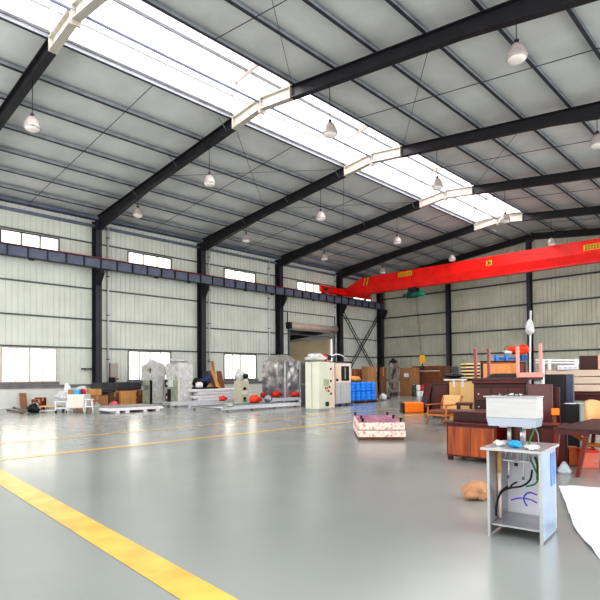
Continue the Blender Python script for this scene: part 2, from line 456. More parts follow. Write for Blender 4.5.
# portal frames: rafters and columns, all steel I sections
def i_rafter(y, k):
    t = thing('roof_rafter', '%s roof rafter from the camera end, sloping dark steel I-beam' % ORD[k] if k < 5 else 'dark steel gable rafter against the far end wall', 'rafter', (XR, y, 11.5), group='dark roof rafters')
    o = (XR, y, 11.5)
    top = lambda x: roof_z(x)-.21
    def dep(x):
        d = abs(x-XR); return .44 if d < 8 else .44+(d-8)/5.4*.32
    def seg(xs, name, m_):
        m = MB()
        for xa, xb in zip(xs, xs[1:]):
            for (z0a, z1a, z0b, z1b, hw) in ((top(xa)-dep(xa), top(xa), top(xb)-dep(xb), top(xb), .008),
                                             (top(xa)-dep(xa)-.0, top(xa)-dep(xa)+.03, top(xb)-dep(xb), top(xb)-dep(xb)+.03, .125),
                                             (top(xa)-.03, top(xa), top(xb)-.03, top(xb), .125)):
                m.hexa([(xa, y-hw, z0a), (xa, y+hw, z0a), (xb, y+hw, z0b), (xb, y-hw, z0b)],
                       [(xa, y-hw, z1a), (xa, y+hw, z1a), (xb, y+hw, z1b), (xb, y-hw, z1b)])
        return m.build(name, m_, t, o)
    last = k >= 5
    q = OPN-.05
    seg([-28.05, -25.3, -22.62, XR-q], 'left_beam', M_STEELD)
    seg([XR+q, -6.62, -2, XRIGHT], 'right_beam', M_STEELD)
    seg([XR-q, XR, XR+q], 'ridge_beam', M_STEELD if last else M_LIGHTSTEEL)  # dark steel coloured pale here for the skylight's glare on it
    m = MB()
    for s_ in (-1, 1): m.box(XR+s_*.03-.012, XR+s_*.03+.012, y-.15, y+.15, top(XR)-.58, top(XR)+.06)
    m.build('apex_plate', M_STEEL if last else M_LIGHTSTEEL, t, o)  # plates pale too, the same skylight glare in their colour
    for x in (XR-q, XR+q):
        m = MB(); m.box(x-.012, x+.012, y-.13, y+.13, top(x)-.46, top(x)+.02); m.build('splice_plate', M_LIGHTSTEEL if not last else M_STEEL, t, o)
    return t
for k, y in enumerate(FR): i_rafter(y, k)
i_rafter(YE-.22, 5)

def column(y, k, zt=10.2):
    t = thing('steel_column', ['', 'dark steel column on the left wall, left of the stacked clutter\'s grey sheet', 'dark steel column behind the blue machinery and white panel stack', 'dark steel column beside the left jamb of the roller door', 'dark steel column beside the right jamb of the roller door', 'dark steel corner column where left and far walls meet'][k] if k else '', 'column', (-28.3, y, 0), group='left wall columns')
    if k == 1: t['label'] = 'dark steel column rising behind the grey plastic sheet, nearest one on the left wall'
    w = .17
    m = MB(); m.box(-.24, .24, -.008, .008, 0, zt); m.build('web', M_STEELD, t)
    for nm, x in (('inner_flange', .24), ('outer_flange', -.24)):
        m = MB(); m.box(x-.014, x+.014, -w, w, 0, zt); m.build(nm, M_STEEL, t)
    m = MB(); m.box(-.3, .3, -.22, .22, 0, .03); m.build('base_plate', M_STEELD, t)
    # corbel under the crane beam
    m = MB(); m.extrude([(.25, -.1, 6.55), (.25, -.1, 7.44), (.72, -.1, 7.44), (.72, -.1, 7.2)], (0, .2, 0)); m.build('corbel', M_STEELD, t)
    return t
for k, y in enumerate(FR):
    if k: column(y, k)
column(YE-.3, 5)
# white rain pipes by the columns
for y, lab in ((13.95, 'white vertical pipe just right of the nearest left wall column'), (20.95, 'white vertical pipe just right of the second left wall column'), (26.35, 'white vertical pipe just left of the third left wall column'), (33.95, 'white vertical pipe between roller door and fourth column')):
    t = thing('rain_pipe', lab, 'pipe', (-28.5, y, 0), group='vertical pipes on the left wall')
    MB().cyl((0, 0, 1.16), (0, 0, 10.0), .05, n=8).build('tube', M_WHITEP, t)
    m = MB()
    for z in (2.5, 5, 7.2, 9.4): m.box(-.1, .06, -.07, .07, z, z+.05)
    m.build('clips', M_GIRT, t)

# end wall columns
for x, lab in ((-21.45, 'tall dark column on the far end wall behind the cartons'), (-14.85, 'tall dark column on the far end wall behind the white wrapped pole'), (-8.2, 'dark column at the right of the far end wall')):
    t = thing('wind_column', lab, 'column', (x, YE-.3, 0), group='far wall columns')
    zt = roof_z(x)-.70
    MB().box(-.008, .008, -.2, .2, 0, zt).build('web', M_STEELD, t)
    MB().box(-.14, .14, -.214, -.186, 0, zt).build('inner_flange', M_STEEL, t)
    MB().box(-.14, .14, .186, .214, 0, zt).build('outer_flange', M_STEEL, t)

# girts
def girt(a, b, z, lab, wall='l', m_=M_GIRT, d=.06, hh=.038):
    if wall == 'l':
        o = (-W+d/2, (a+b)/2, z); m = MB(); m.box(-W+.005, -W+d, a, b, z-hh, z-hh+.02); m.box(-W+.005, -W+.02, a, b, z-hh, z+hh); m.box(-W+.005, -W+d, a, b, z+hh-.02, z+hh)
    else:
        o = ((a+b)/2, YE-d/2, z); m = MB(); m.box(a, b, YE-d, YE-.005, z-hh, z-hh+.02); m.box(a, b, YE-.02, YE-.005, z-hh, z+hh); m.box(a, b, YE-d, YE-.005, z+hh-.02, z+hh)
    return tag(m.build('wall_girt', m_, None, o), lab, 'girt', 'horizontal wall girts')
girt(YB, 28.4, 3.13, 'thin horizontal rail across the left wall at the lower window heads')
girt(33.8, YE, 3.15, 'short horizontal rail on the left wall right of the roller door', m_=M_GIRTD)
girt(YB, YE, 4.72, 'horizontal rail across the left wall just above the roller door height')
girt(YB, YE, 6.43, 'horizontal rail across the left wall just under the crane beam')
girt(YB, YE, 9.00, 'horizontal rail across the left wall at the clerestory window heads')
for z, lab in ((3.157, 'lowest horizontal rail on the far end wall'), (4.93, 'second horizontal rail up on the far end wall'), (6.73, 'third horizontal rail up on the far end wall'), (8.48, 'fourth horizontal rail up on the far end wall, behind crane')):
    girt(-W, XRIGHT, z, lab, 'b', M_GIRTD, .08, .055)
# eave beam and the pipe under it
m = MB(); m.box(-W+.01, -W+.22, YB, YE, 10.28, 10.30+.02); m.box(-W+.01, -W+.03, YB, YE, 10.28, 10.5); m.box(-W+.20, -W+.22, YB, YE, 10.28, 10.5)
tag(m.build('eave_beam', M_EDGE, None, (-W, 20, 10.4)), 'grey-blue eave beam along the top of the left wall', 'beam')
m = MB(); m.box(-W+.01, -W+.16, YB, YE, 9.88, 10.02)
tag(m.build('edge_tube', M_EDGE, None, (-W, 20, 9.95)), 'grey-blue square tube running just below the eave beam', 'beam')

# purlins
def purlin(x, lab, grp):
    z1 = roof_z(x)-.025; z0 = z1-.185; s_ = 1 if x > XR else -1
    m = MB(); m.box(x-.012, x+.012, YB, YE, z0, z1); m.box(x-.012, x+.075, YB, YE, z1-.014, z1)
    o = tag(m.build('roof_purlin', M_PURLIN, None, (x, 19, z0)), lab, 'purlin', grp)
    m = MB(); m.box(x-.014, x+.085, YB, YE, z0-.008, z0+.014)
    m.build('bottom_flange', M_STEEL, o, (x, 19, z0))  # flange coloured dark for the shade along the purlin's lower edge
    return o
LP = [-27.2, -25.5, -23.8, -22.0, -20.2, -18.4]
for i, x in enumerate(LP): purlin(x, 'grey steel purlin on the left roof slope, %s up from the eave' % ORD[i], 'purlins of the left slope')
purlin(XR-OPN-.1, 'grey steel purlin along the left edge of the skylight opening', 'purlins of the left slope')
RP = [-11.0, -9.35, -7.65, -5.95, -4.25, -2.55, -.85]
purlin(XR+OPN+.1, 'grey steel purlin along the right edge of the skylight opening', 'purlins of the right slope')
for i, x in enumerate(RP): purlin(x, 'grey steel purlin on the right roof slope, %s down from the skylight' % ORD[i], 'purlins of the right slope')
m = MB(); m.cyl((XR, YB, 11.78), (XR, YE-.3, 11.78), .05, n=8)
tag(m.build('ridge_tie', M_EDGE, None, (XR, 19, 11.78)), 'slim steel ridge tie running under the skylight from apex to apex', 'tie rod')
# sag rods at mid bay and crossed bracing rods
for k, y in enumerate([2.7, 9.7, 16.7, 23.7, 30.7, 37.3]):
    for s_, nm in ((-1, 'left'), (1, 'right')):
        xa = XR+s_*(OPN+.1); xb = -W+.2 if s_ < 0 else XRIGHT
        m = MB(); m.cyl((xa, y, roof_z(xa)-.17), (xb, y, roof_z(xb)-.17), .014, n=6)
        tag(m.build('sag_rod', M_STEEL, None, ((xa+xb)/2, y, 11)), 'thin sag rod across the %s roof slope, %s bay from the camera end' % (nm, ORD[k]), 'rod', 'sag rods under the roof')
def brace(a, b, lab):
    m = MB(); A = Vector((a[0], a[1], roof_z(a[0])-.26)); B = Vector((b[0], b[1], roof_z(b[0])-.26))
    m.cyl(A, B, .010, n=6); mid = (A+B)/2
    tag(m.build('brace_rod', M_STEEL, None, mid), lab, 'rod', 'diagonal bracing rods under the roof')
for k, (y0, y1) in enumerate([(13.4, 20.0), (20.4, 27.0)]):
    for j, (xa, xb) in enumerate([(-16.5, -22.0)]):
        nm = 'upper'
        brace((xa, y0), (xb, y1), 'thin diagonal rod under the left slope, %s panel of the %s braced bay, falling away' % (nm, ORD[k]))
        brace((xb, y0), (xa, y1), 'thin diagonal rod under the left slope, %s panel of the %s braced bay, rising away' % (nm, ORD[k]))
for k, (y0, y1) in enumerate([(6.4, 13.0), (13.4, 20.0), (20.4, 27.0), (34.4, 40.0)]):
    brace((-12.8, y1), (-7.6, y0), 'thin diagonal rod under the right slope, %s braced bay from the camera end' % ORD[k])
# knee braces (fly bracing) at the rafters
n = 0
for k, y in enumerate(FR[1:4]):
    for j, x in enumerate((-16.6, -20.2, -23.8)):
        m = MB()
        for s_ in (1, -1):
            m.cyl((x, y+s_*.06, roof_z(x)-.62), (x, y+s_*.5, roof_z(x)-.2), .018, n=5)
        tag(m.build('fly_brace', M_GIRT, None, (x, y, roof_z(x)-.3)), 'short V-shaped fly brace at the %s rafter in view, %s down from the skylight' % (ORD[k+1], ORD[j]), 'brace', 'fly braces on the rafters')

# crane runway beam on the left
RZ0, RZ1, RX = 7.465, 8.03, -27.88
t = thing('crane_runway_beam', 'long grey-blue crane runway beam with ribs and a red rail on the left wall', 'beam', (RX, 20, RZ0))
o = (RX, 20, RZ0)
m = MB(); m.box(RX-.008, RX+.008, YB, YE-.5, RZ0, RZ1); m.build('web', M_EDGE, t, o)
m = MB(); m.box(RX-.14, RX+.14, YB, YE-.5, RZ0, RZ0+.03); m.build('bottom_flange', M_STEEL, t, o)
m = MB(); m.box(RX-.15, RX+.15, YB, YE-.5, RZ1-.03, RZ1); m.build('top_flange', M_STEEL, t, o)
m = MB(); m.box(RX-.035, RX+.035, YB, YE-.5, RZ1, RZ1+.055); m.build('rail', M_RAILRED, t, o)
m = MB(); m.box(RX+.1, RX+.155, YB, YE-.5, RZ1-.005, RZ1+.02); m.build('red_edge_strip', M_RAILRED, t, o)
y = 0.05
while y < YE-.6:
    MB().box(RX-.13, RX+.13, y-.012, y+.012, RZ0+.03, RZ1-.03).build('stiffener', M_STEEL, t, o) if False else None
    m = MB(); m.box(RX-.13, RX+.13, y-.015, y+.015, RZ0+.03, RZ1-.03); m.build('stiffener', M_STEEL, t, o)
    y += .94
for y in (9.6, 13.0, 16.6, 18.9, 23.5, 26.0, 30.4, 33):
    m = MB(); m.box(RX+.02, RX+.13, y-.12, y+.12, RZ0-.09, RZ0); m.build('splice_lug', M_STEELD, t, o)

# X bracing in the last bay of the left wall (lattice)
def lattice(a, b, lab):
    A = Vector(a); B = Vector(b); d = (B-A).normalized(); x = Vector((1, 0, 0)); n_ = d.cross(x).normalized()*.13
    t = thing('lattice_brace', lab, 'brace', A, group='crossed lattice braces')
    m = MB(); m.cyl(A+n_, B+n_, .035, n=4); m.build('upper_chord', M_STEEL, t, A)
    m = MB(); m.cyl(A-n_, B-n_, .035, n=4); m.build('lower_chord', M_STEEL, t, A)
    m = MB(); L = (B-A).length; k = int(L/.3)
    for i in range(k):
        p = A+d*L*i/k; q = A+d*L*(i+1)/k; s_ = 1 if i % 2 else -1
        m.cyl(p+n_*s_, q-n_*s_, .014, n=4)
    m.build('lacing', M_STEEL, t, A)
lattice((-28.25, 34.5, 6.95), (-28.25, 39.9, .9), 'lattice brace on the far left wall falling from upper left to lower right')
lattice((-28.4, 34.5, .9), (-28.4, 39.9, 6.95), 'lattice brace on the far left wall rising from lower left to upper right')

# ================================================================= ROLLER DOOR and the shed beyond
d_ = thing('door_1', None, None, (-W, (DOOR[0]+DOOR[1])/2, 0), kind='structure')
hw = (DOOR[1]-DOOR[0])/2
for s_ in (-1, 1):
    MB().box(-.1, .1, s_*hw-.07, s_*hw+.07, 0, 5.6).build('guide_rail', M_GIRT, d_)
MB().cyl((.22, -hw-.02, 5.36), (.22, hw+.12, 5.36), .24, n=20).build('rolled_shutter', mat('pinkish_shutter', (.83, .74, .70), .5, 0, .06, 2, stretch=(1, 1, 1)), d_)
MB().box(.05, .42, -hw-.32, -hw-.02, 5.1, 5.6, .03).build('shutter_motor', M_STEELD, d_)
MB().box(.05, .36, hw+.12, hw+.5, 5.24, 5.46, .03).build('end_bracket', M_STEELD, d_)
MB().box(-.1, .06, -hw, hw, 5.06, 5.16).build('lintel', M_LIGHTSTEEL, d_)
MB().box(.0, .05, -hw-.15, -hw-.1, 5.6, 6.4).build('hanger_rod', M_STEELD, d_)
MB().box(.0, .05, hw+.15, hw+.2, 5.6, 6.4).build('hanger_rod', M_STEELD, d_)
sh = thing('neighbouring_shed', 'tan-walled shed seen through the open roller door', 'shed', (-34, 31, -.06))
MB().box(-6.2, -6, -5, 12, 0, 5.0).build('wall', M_TAN, sh)
MB().box(-6, 1.5, 6.8, 7.0, 0, 5.0).build('wall', M_TAN, sh)
MB().hexa([(-6.4, -5.2, 5.0), (-6.4, 12, 5.0), (3.6, 12, 6.2), (3.6, -5.2, 6.2)], [(-6.4, -5.2, 5.12), (-6.4, 12, 5.12), (3.6, 12, 6.3), (3.6, -5.2, 6.3)]).build('roof', M_SHEDROOF, sh)
for y in (-3, 1, 5):
    MB().hexa([(-6.2, y-.08, 4.6), (-6.2, y+.08, 4.6), (3.4, y+.08, 5.5), (3.4, y-.08, 5.5)], [(-6.2, y-.08, 4.9), (-6.2, y+.08, 4.9), (3.4, y+.08, 6.1), (3.4, y-.08, 6.1)]).build('rafter', M_STEELD, sh)
for x in (-5, -3, -1, 1):
    MB().box(x-.05, x+.05, -5, 12, 5.0+(x+6)*.12-.02, 5.15+(x+6)*.12-.02).build('roof_batten', M_GIRT, sh)
sp = thing('parked_tarpaulin_load', 'grey tarpaulin covered load standing in the shed beyond the roller door', 'load', (-33.0, 32.5, -.06))
MB().blob((0, 0, 0), (2.2, 4.2, 2.6), .12, 3).build('tarpaulin', M_DKGREY, sp)

# ================================================================= OVERHEAD CRANE
CYY = 34.75
cr = thing('overhead_crane', 'long red overhead travelling crane spanning the hall above the floor', 'crane', (-14, CYY, 8.1))
o = (-14, CYY, 8.1)
gx0, gx1 = -27.9, .6
def girder_sec(x, zb_, zt_, hw_=.3):
    zm = zb_+(zt_-zb_)*.42
    return [(x, CYY-hw_, zt_), (x, CYY-hw_, zm), (x, CYY-.14, zb_+.05), (x, CYY-.14, zb_), (x, CYY+.14, zb_), (x, CYY+.14, zb_+.05), (x, CYY+hw_, zm), (x, CYY+hw_, zt_)]
def loft(secs, name, m_, par):
    m = MB(); R = [[m.b.verts.new(p) for p in s_] for s_ in secs]
    for A, B in zip(R, R[1:]):
        for i in range(len(A)): m._face((A[i], A[(i+1) % len(A)], B[(i+1) % len(B)], B[i]))
    m._face(R[0][::-1]); m._face(R[-1])
    return m.build(name, m_, par, o)
loft([girder_sec(-27.75, 8.42, 8.80), girder_sec(-26.2, 8.16, 9.46), girder_sec(-1.3, 8.16, 9.46), girder_sec(.4, 8.42, 8.8)], 'bridge_girder', M_RED, cr)
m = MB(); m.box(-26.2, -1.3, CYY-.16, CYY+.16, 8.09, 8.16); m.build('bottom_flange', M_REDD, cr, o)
for x in (-27.9,):
    m = MB(); m.box(x-.12, x+.12, 31.3, 37.9, 8.2, 8.72, .02); m.build('end_carriage', M_RED, cr, o)
    for y in (31.75, 37.25):
        m = MB(); m.cyl((x-.06, y, 8.22), (x+.06, y, 8.22), .135, n=16); m.build('wheel', M_STEELD, cr, o)
    m = MB(); m.cyl((x+.2, 31.7, 8.4), (x+.5, 31.7, 8.4), .11, n=12); m.build('drive_motor', M_GREEN, cr, o)
for q, x in enumerate((-26.0, -25.7)):
    m = MB(); m.extrude([(x, CYY-.306, 8.80), (x+.13, CYY-.306, 8.80), (x+.33, CYY-.306, 9.40), (x+.20, CYY-.306, 9.40)], (0, .005, 0)); m.build('warning_stripe', M_YEL, cr, o)
    m = MB(); m.extrude([(x+.13, CYY-.306, 8.80), (x+.22, CYY-.306, 8.80), (x+.42, CYY-.306, 9.40), (x+.33, CYY-.306, 9.40)], (0, .005, 0)); m.build('warning_stripe', M_BLACK, cr, o)
def plate(ua, ub, va, vb, rows):
    p = on(ua, va, 1, CYY-.3); q = on(ub, vb, 1, CYY-.3)
    x0, x1 = p.x, q.x; z1 = p.z+.04; z0 = z1-.0-(.34 if rows > 1 else .34)
    m = MB(); m.box(x0, x1, CYY-.318, CYY-.301, z0, z1); pl = m.build('plate', M_YEL, cr, o)
    m = MB()
    if rows == 0:
        return x0, x1, z0, z1, pl
    random.seed(int(ua))
    h = (z1-z0)
    for r in range(rows):
        za = z0+h*(.12+r*.42); x = x0+.08
        while x < x1-.16:   # blocky characters, too small in the photo to read
            for j in range(3):
                zz = za+h*.3*j/2.4
                if random.random() < .8: m.box(x, x+.10, CYY-.322, CYY-.3182, zz, zz+.018)
            for j in (0, .05, .09):
                if random.random() < .7: m.box(x+j, x+j+.016, CYY-.322, CYY-.3182, za, za+h*.28)
            x += .16
    m.build('plate_lettering', M_BLACK, pl, None)
    pl.children[0].matrix_parent_inverse = Matrix.Identity(4)
    for v in pl.children[0].data.vertices: v.co -= Vector(o)
plate(398, 412, 273.5, 271, 2)
plate(583.5, 600, 246, 243.5, 2)
x0, x1, z0, z1, pl = plate(486.2, 491.8, 261.5, 260.8, 0)
tx = bpy.data.curves.new('plate_lettering', 'FONT'); tx.body = '3t'; tx.size = .36; tx.align_x = 'CENTER'; tx.extrude = .003; tx.offset = .012
to = bpy.data.objects.new('plate_lettering', tx); COL.objects.link(to)
to.parent = pl; to.location = ((x0+x1)/2-o[0], CYY-.322-o[1], z0+.06-o[2]); to.rotation_euler = (PI/2, 0, 0)
tx.materials.append(M_BLACK)
bpy.context.view_layer.update()
tm = bpy.data.meshes.new_from_object(to); to2 = bpy.data.objects.new('plate_lettering', tm); COL.objects.link(to2)
to2.parent = pl; to2.location = to.location; to2.rotation_euler = to.rotation_euler
bpy.data.objects.remove(to); to2.name = 'plate_lettering'
# hoist
hp = on(413.5, 288, 1, CYY); hx = hp.x
h_ = thing('electric_hoist', 'dark green electric hoist hanging under the red crane girder', 'hoist', (hx, CYY, 7.6))
MB().cyl((-.42, -.05, -.02), (.42, -.05, -.02), .23, n=20).build('rope_drum', M_GREEN, h_)
MB().cyl((.42, -.05, -.02), (.95, -.05, -.02), .19, .16, n=18).build('motor', mat('bright_green_paint', (.05, .55, .45), .4), h_)
MB().cyl((-.8, -.05, -.02), (-.42, -.05, -.02), .14, .2, n=14).build('gearbox', M_GREEN, h_)
m = MB(); m.box(-.35, .35, -.22, -.18, .2, .52); m.box(-.35, .35, .14, .18, .2, .52); m.box(-.3, .3, -.2, .16, .18, .24); m.build('trolley_frame', M_STEELD, h_)
m = MB()
for x in (-.22, .22):
    for y in (-.15, .11): m.cyl((x, y-.02, .51), (x, y+.04, .51), .07, n=12)
m.build('trolley_wheels', M_STEELD, h_)
hk = on(422.3, 362, 1, CYY-.05)
m = MB()
for dx in (-.05, .05): m.cyl((hk.x-hx+dx*.8-.05, -.05, hk.z+.45-7.6), (hx*0+.25+dx, -.05, -.2), .009, n=5)
m.build('wire_rope', M_STEEL, h_)
hb = thing('hook_block', 'yellow crane hook block hanging in front of the red-brown crate', 'hook', (hk.x, CYY-.05, hk.z))
m = MB(); m.extrude([(-.20, -.1, .1), (-.14, -.1, .52), (.14, -.1, .52), (.22, -.1, .1), (.08, -.1, -.12), (-.08, -.1, -.12)], (0, .2, 0)); m.build('sheave_housing', M_YEL, hb)
MB().tube([(0, 0, -.1), (0, 0, -.26), (.09, 0, -.33), (.12, 0, -.45), (.03, 0, -.54), (-.09, 0, -.50), (-.13, 0, -.40)], .032).build('hook', M_STEELD, hb)

# ================================================================= HANGING LAMPS
def make_lamp():
    t = thing('hanging_lamp', '', 'lamp', (0, 0, 0), group='glass high bay lamps hanging from the rafters')
    MB().cyl((0, 0, .3), (0, 0, 1.6), .012, n=6).build('cord', M_BLACK, t)
    MB().lathe([(.03, .34), (.06, .32), (.06, .22), (.09, .2)], n=14).build('cap', M_STEEL, t)
    MB().lathe([(.08, .21), (.13, .19), (.19, .08), (.235, -.06), (.25, -.14), (.24, -.16)], n=32, rib=.03).build('glass_shade', M_LAMP, t)
    MB().lathe([(.23, -.16), (.20, -.21), (.12, -.245), (.03, -.255)], n=24).build('lens', M_LENS, t)
    return t
lamp = make_lamp(); first = True
LX = [(-23.8, 'far left row', 9.68), (-17.9, 'row left of the skylight', 9.72), (-11.25, 'row right of the skylight', 9.64), (-5.1, 'far right row', 9.54)]
for k, y in enumerate(FR):
    for x, row, z in LX:
        if (k == 0 and x != -17.9): continue
        l_ = lamp if first else copy_tree(lamp); first = False
        l_.location = (x, y-(.12 if k == 4 else 0), z)
        top = roof_z(x)-.21-.44 - z
        L = top/1.6 if True else 1
        for ch in l_.children:
            if ch.name.startswith('cord'):
                ch.scale.z = (top-.3)/1.3; ch.location.z = .3-.3*ch.scale.z
        l_['label'] = 'glass lamp on the %s rafter from the camera end, %s' % (ORD[k], row)
# ================================================================= THINGS ON THE FLOOR
def place(u, v, z=0.0):
    p = fl(u, v, z); s_ = (p - Vector((0, 0, H))).dot(F_)/FPX
    return p, s_
def atdepth(u, z, dist):
    """point at forward distance dist along pixel column u, height z"""
    r = F_ + R_*((u-300)/FPX) - U_*((376-CY)/FPX)
    p = Vector((0, 0, H)) + r*dist
    return Vector((p.x, p.y, z))
def clampx(f, lim=-28.35):
    x0, x1, y0, y1, a, b = f
    if x0 < lim:
        w_ = min(x1-x0, 1.4); x0 = lim; x1 = max(x1, lim+w_*.5)
    return x0, x1, y0, y1, a, b

def carton(f, label, m=M_CARD, tape=M_PINE, group=None, name='cardboard_box', cat='box', rz=0):
    c = ctr(f); hx_, hy_ = (f[1]-f[0])/2, (f[3]-f[2])/2; h = f[5]-f[4]
    t = thing(name, label, cat, c, rz, group)
    MB().box(-hx_, hx_, -hy_, hy_, 0, h, .012).build('carton', m, t)
    k = .04
    mb = MB(); mb.box(-hx_-.003, hx_+.003, -k, k, h-.3*h, h+.003); mb.build('tape', tape, t)
    return t
def wood_crate(f, label, m=M_PINE, group=None, name='wooden_crate', cat='crate', nb=3, battens=None):
    c = ctr(f); hx_, hy_ = (f[1]-f[0])/2, (f[3]-f[2])/2; h = f[5]-f[4]
    t = thing(name, label, cat, c, 0, group)
    MB().box(-hx_, hx_, -hy_, hy_, .03, h).build('panel', m, t)
    q = min(.09, hx_*.3, hy_*.3)
    for i in range(nb):
        z = .02+(h-q-.02)*i/(nb-1)
        mb = MB(); mb.box(-hx_-.025, hx_+.025, -hy_-.025, hy_+.025, z, z+q)
        mb.build('batten', battens or m, t)
    return t

# ---- clutter along the left wall -------------------------------------------------
x_ = -28.25
ya, yb_ = on(20.5, 400, 0, x_).y, on(27.5, 400, 0, x_).y
zt_ = on(24, 393, 0, x_).z
t = thing('leaning_board', 'narrow brown board leaning on the white wall base under the window', 'board', (x_, (ya+yb_)/2, 0))
MB().hexa([(-.0, -(yb_-ya)/2, 0), (.03, -(yb_-ya)/2, 0), (.03, (yb_-ya)/2, 0), (0, (yb_-ya)/2, 0)], [(-.2, -(yb_-ya)/2, zt_), (-.17, -(yb_-ya)/2, zt_), (-.17, (yb_-ya)/2, zt_), (-.2, (yb_-ya)/2, zt_)]).build('panel', M_CARD, t)
def sack(u, v, w_, h_, label, m, name='sack', cat='bag', z=0., depth=None, amp=.18, seed=0, group=None, knot=False, dist=None):
    """lumpy bag standing at pixel u, v; w_, h_ in picture pixels"""
    if dist is None: p, s_ = place(u, v, z)
    else: p = atdepth(u, z, dist); s_ = dist/FPX
    t = thing(name, label, cat, p, YAW, group)
    W_, H_ = w_*s_, h_*s_
    MB().blob((0, W_*.3, 0), (W_, depth or W_*.8, H_), amp, seed).build('body', m, t)
    if knot: MB().lathe([(.25*W_, 0), (.06*W_, H_*.12), (.05*W_, H_*.18), (.16*W_, H_*.34)], (0, W_*.3, H_*.93), n=9, rib=.2).build('knot', m, t)
    return t
sack(31, 413, 13, 8, 'black and silver wrapped bundle lying at the left end of the clutter', M_BAGBLK, 'wrapped_bundle', 'bundle', seed=2, amp=.3)
sack(35, 412.2, 8, 9, 'crumpled silver foil bundle on the floor below the red cartons', M_FILMD, 'foil_bundle', 'bundle', seed=4, amp=.3)
# thin rods on the floor at the far left
for k, (a, b) in enumerate((((7, 411), (24, 414)), ((12, 408), (27, 412)))):
    A = fl(*a); B = fl(*b); A.z = B.z = .05
    mb = MB(); mb.cyl(A, B, .035, n=6)
    tag(mb.build('metal_rod', M_GREYC if k else M_CARDD, None, (A+B)/2), ['brown rod lying on the floor at the far left', 'grey rod lying on the floor beside the wrapped bundle'][k], 'rod')
# low white bench frame
def bench_frame(uL, uR, v, top, label, m, slab=None, dep=.5):
    p, s_ = place((uL+uR)/2, v); L = (uR-uL)*s_; h = (v-top)*s_
    t = thing('low_bench', label, 'bench', p, YAW)
    MB().box(-L/2, L/2, 0, dep, h-.05, h).build('top', slab or m, t)
    for sx_ in (-1, 1):
        for y in (.03, dep-.03): MB().box(sx_*(L/2-.03)-.025, sx_*(L/2-.03)+.025, y-.025, y+.025, 0, h-.05).build('leg', m, t)
    MB().box(-L/2+.05, L/2-.05, .0, .04, .06, .1).build('stretcher', m, t)
    return t, p, s_
bench_frame(39, 57, 412.5, 406, 'low white framed bench in front of the red-brown cartons', M_WHITE, M_BEIGE, .6)
f = None
for k, (a, b, vb, vt, m_, lab) in enumerate([(36, 42, 405.5, 399.5, M_CARDR, 'small brown carton left of the maroon carton by the wall'), (39, 46.5, 405, 397.5, M_REDWOOD, 'small maroon carton beside the black bag by the wall')]):
    x0 = -26.6+.5*k if k == 0 else -27.3
    y0 = on(a, 400, 0, x0+.3).y; y1 = on(b, 400, 0, x0+.3).y
    z1 = on((a+b)/2, vt, 0, x0+.3).z
    carton((x0-.3, x0+.3, y0, y1, 0, z1), lab, m_)
# upright pole with bracket
sack(52, 406, 7, 7.5, 'shiny black bin bag between maroon carton and steel trolley', M_BAGBLK, 'bin_bag', 'bag', seed=6, z=.0, knot=True)
# steel trolley with the white wrapped heap
p, s_ = place(61, 413); L = 12.5*s_; h = 12*s_
t = thing('steel_trolley', 'small steel trolley with two shelves under the white plastic heap', 'trolley', p, YAW)
for z in (h, h*.45): MB().box(-L/2, L/2, 0, .8, z-.05, z).build('shelf', M_ALU, t)
for sx_ in (-1, 1):
    for y in (.04, .76):
        MB().box(sx_*(L/2-.03)-.03, sx_*(L/2-.03)+.03, y-.03, y+.03, .1, h-.05).build('leg', M_WHITE, t)
        MB().cyl((sx_*(L/2-.03)-.02, y, .055), (sx_*(L/2-.03)+.02, y, .055), .055, n=12).build('caster', M_RUBBER, t)
T = p+Vector((-math.sin(YAW), math.cos(YAW), 0))*.4
def on_top(base, z, du, w_, h_, label, m, name, cat, s_, seed=0, amp=.2, depth=None, knot=False, back=0.):
    q = base+Vector((math.cos(YAW), math.sin(YAW), 0))*du*s_ + Vector((-math.sin(YAW), math.cos(YAW), 0))*back; q.z = z
    t = thing(name, label, cat, q, YAW)
    MB().blob((0, 0, 0), (w_*s_, depth or w_*s_*.7, h_*s_), amp, seed).build('body', m, t)
    if knot: MB().lathe([(.18*w_*s_, 0), (.05*w_*s_, h_*s_*.1), (.14*w_*s_, h_*s_*.25)], (0, 0, h_*s_*.95), n=9, rib=.2).build('knot', m, t)
    return t
on_top(T, h, -2.2, 14, 9, 'heap of white plastic sheeting piled on the small steel trolley', M_FILM, 'plastic_heap', 'bag', s_, 3, .2)
on_top(T, h, -2.2, 7, 17, 'tall white plastic bag standing on top of the sheeting heap', M_WHITEP, 'white_plastic_bag', 'bag', s_, 8, .15, back=.45)
mb = sack(47, 400, 9, 3.5, 'dark crumpled cloth hanging over the wall side of the clutter', M_DKGREY, 'crumpled_cloth', 'cloth', z=.9, seed=11)
mb.location.z = 0.0; mb.location = (*on(47, 400, 0, -28.1).xy, 0)
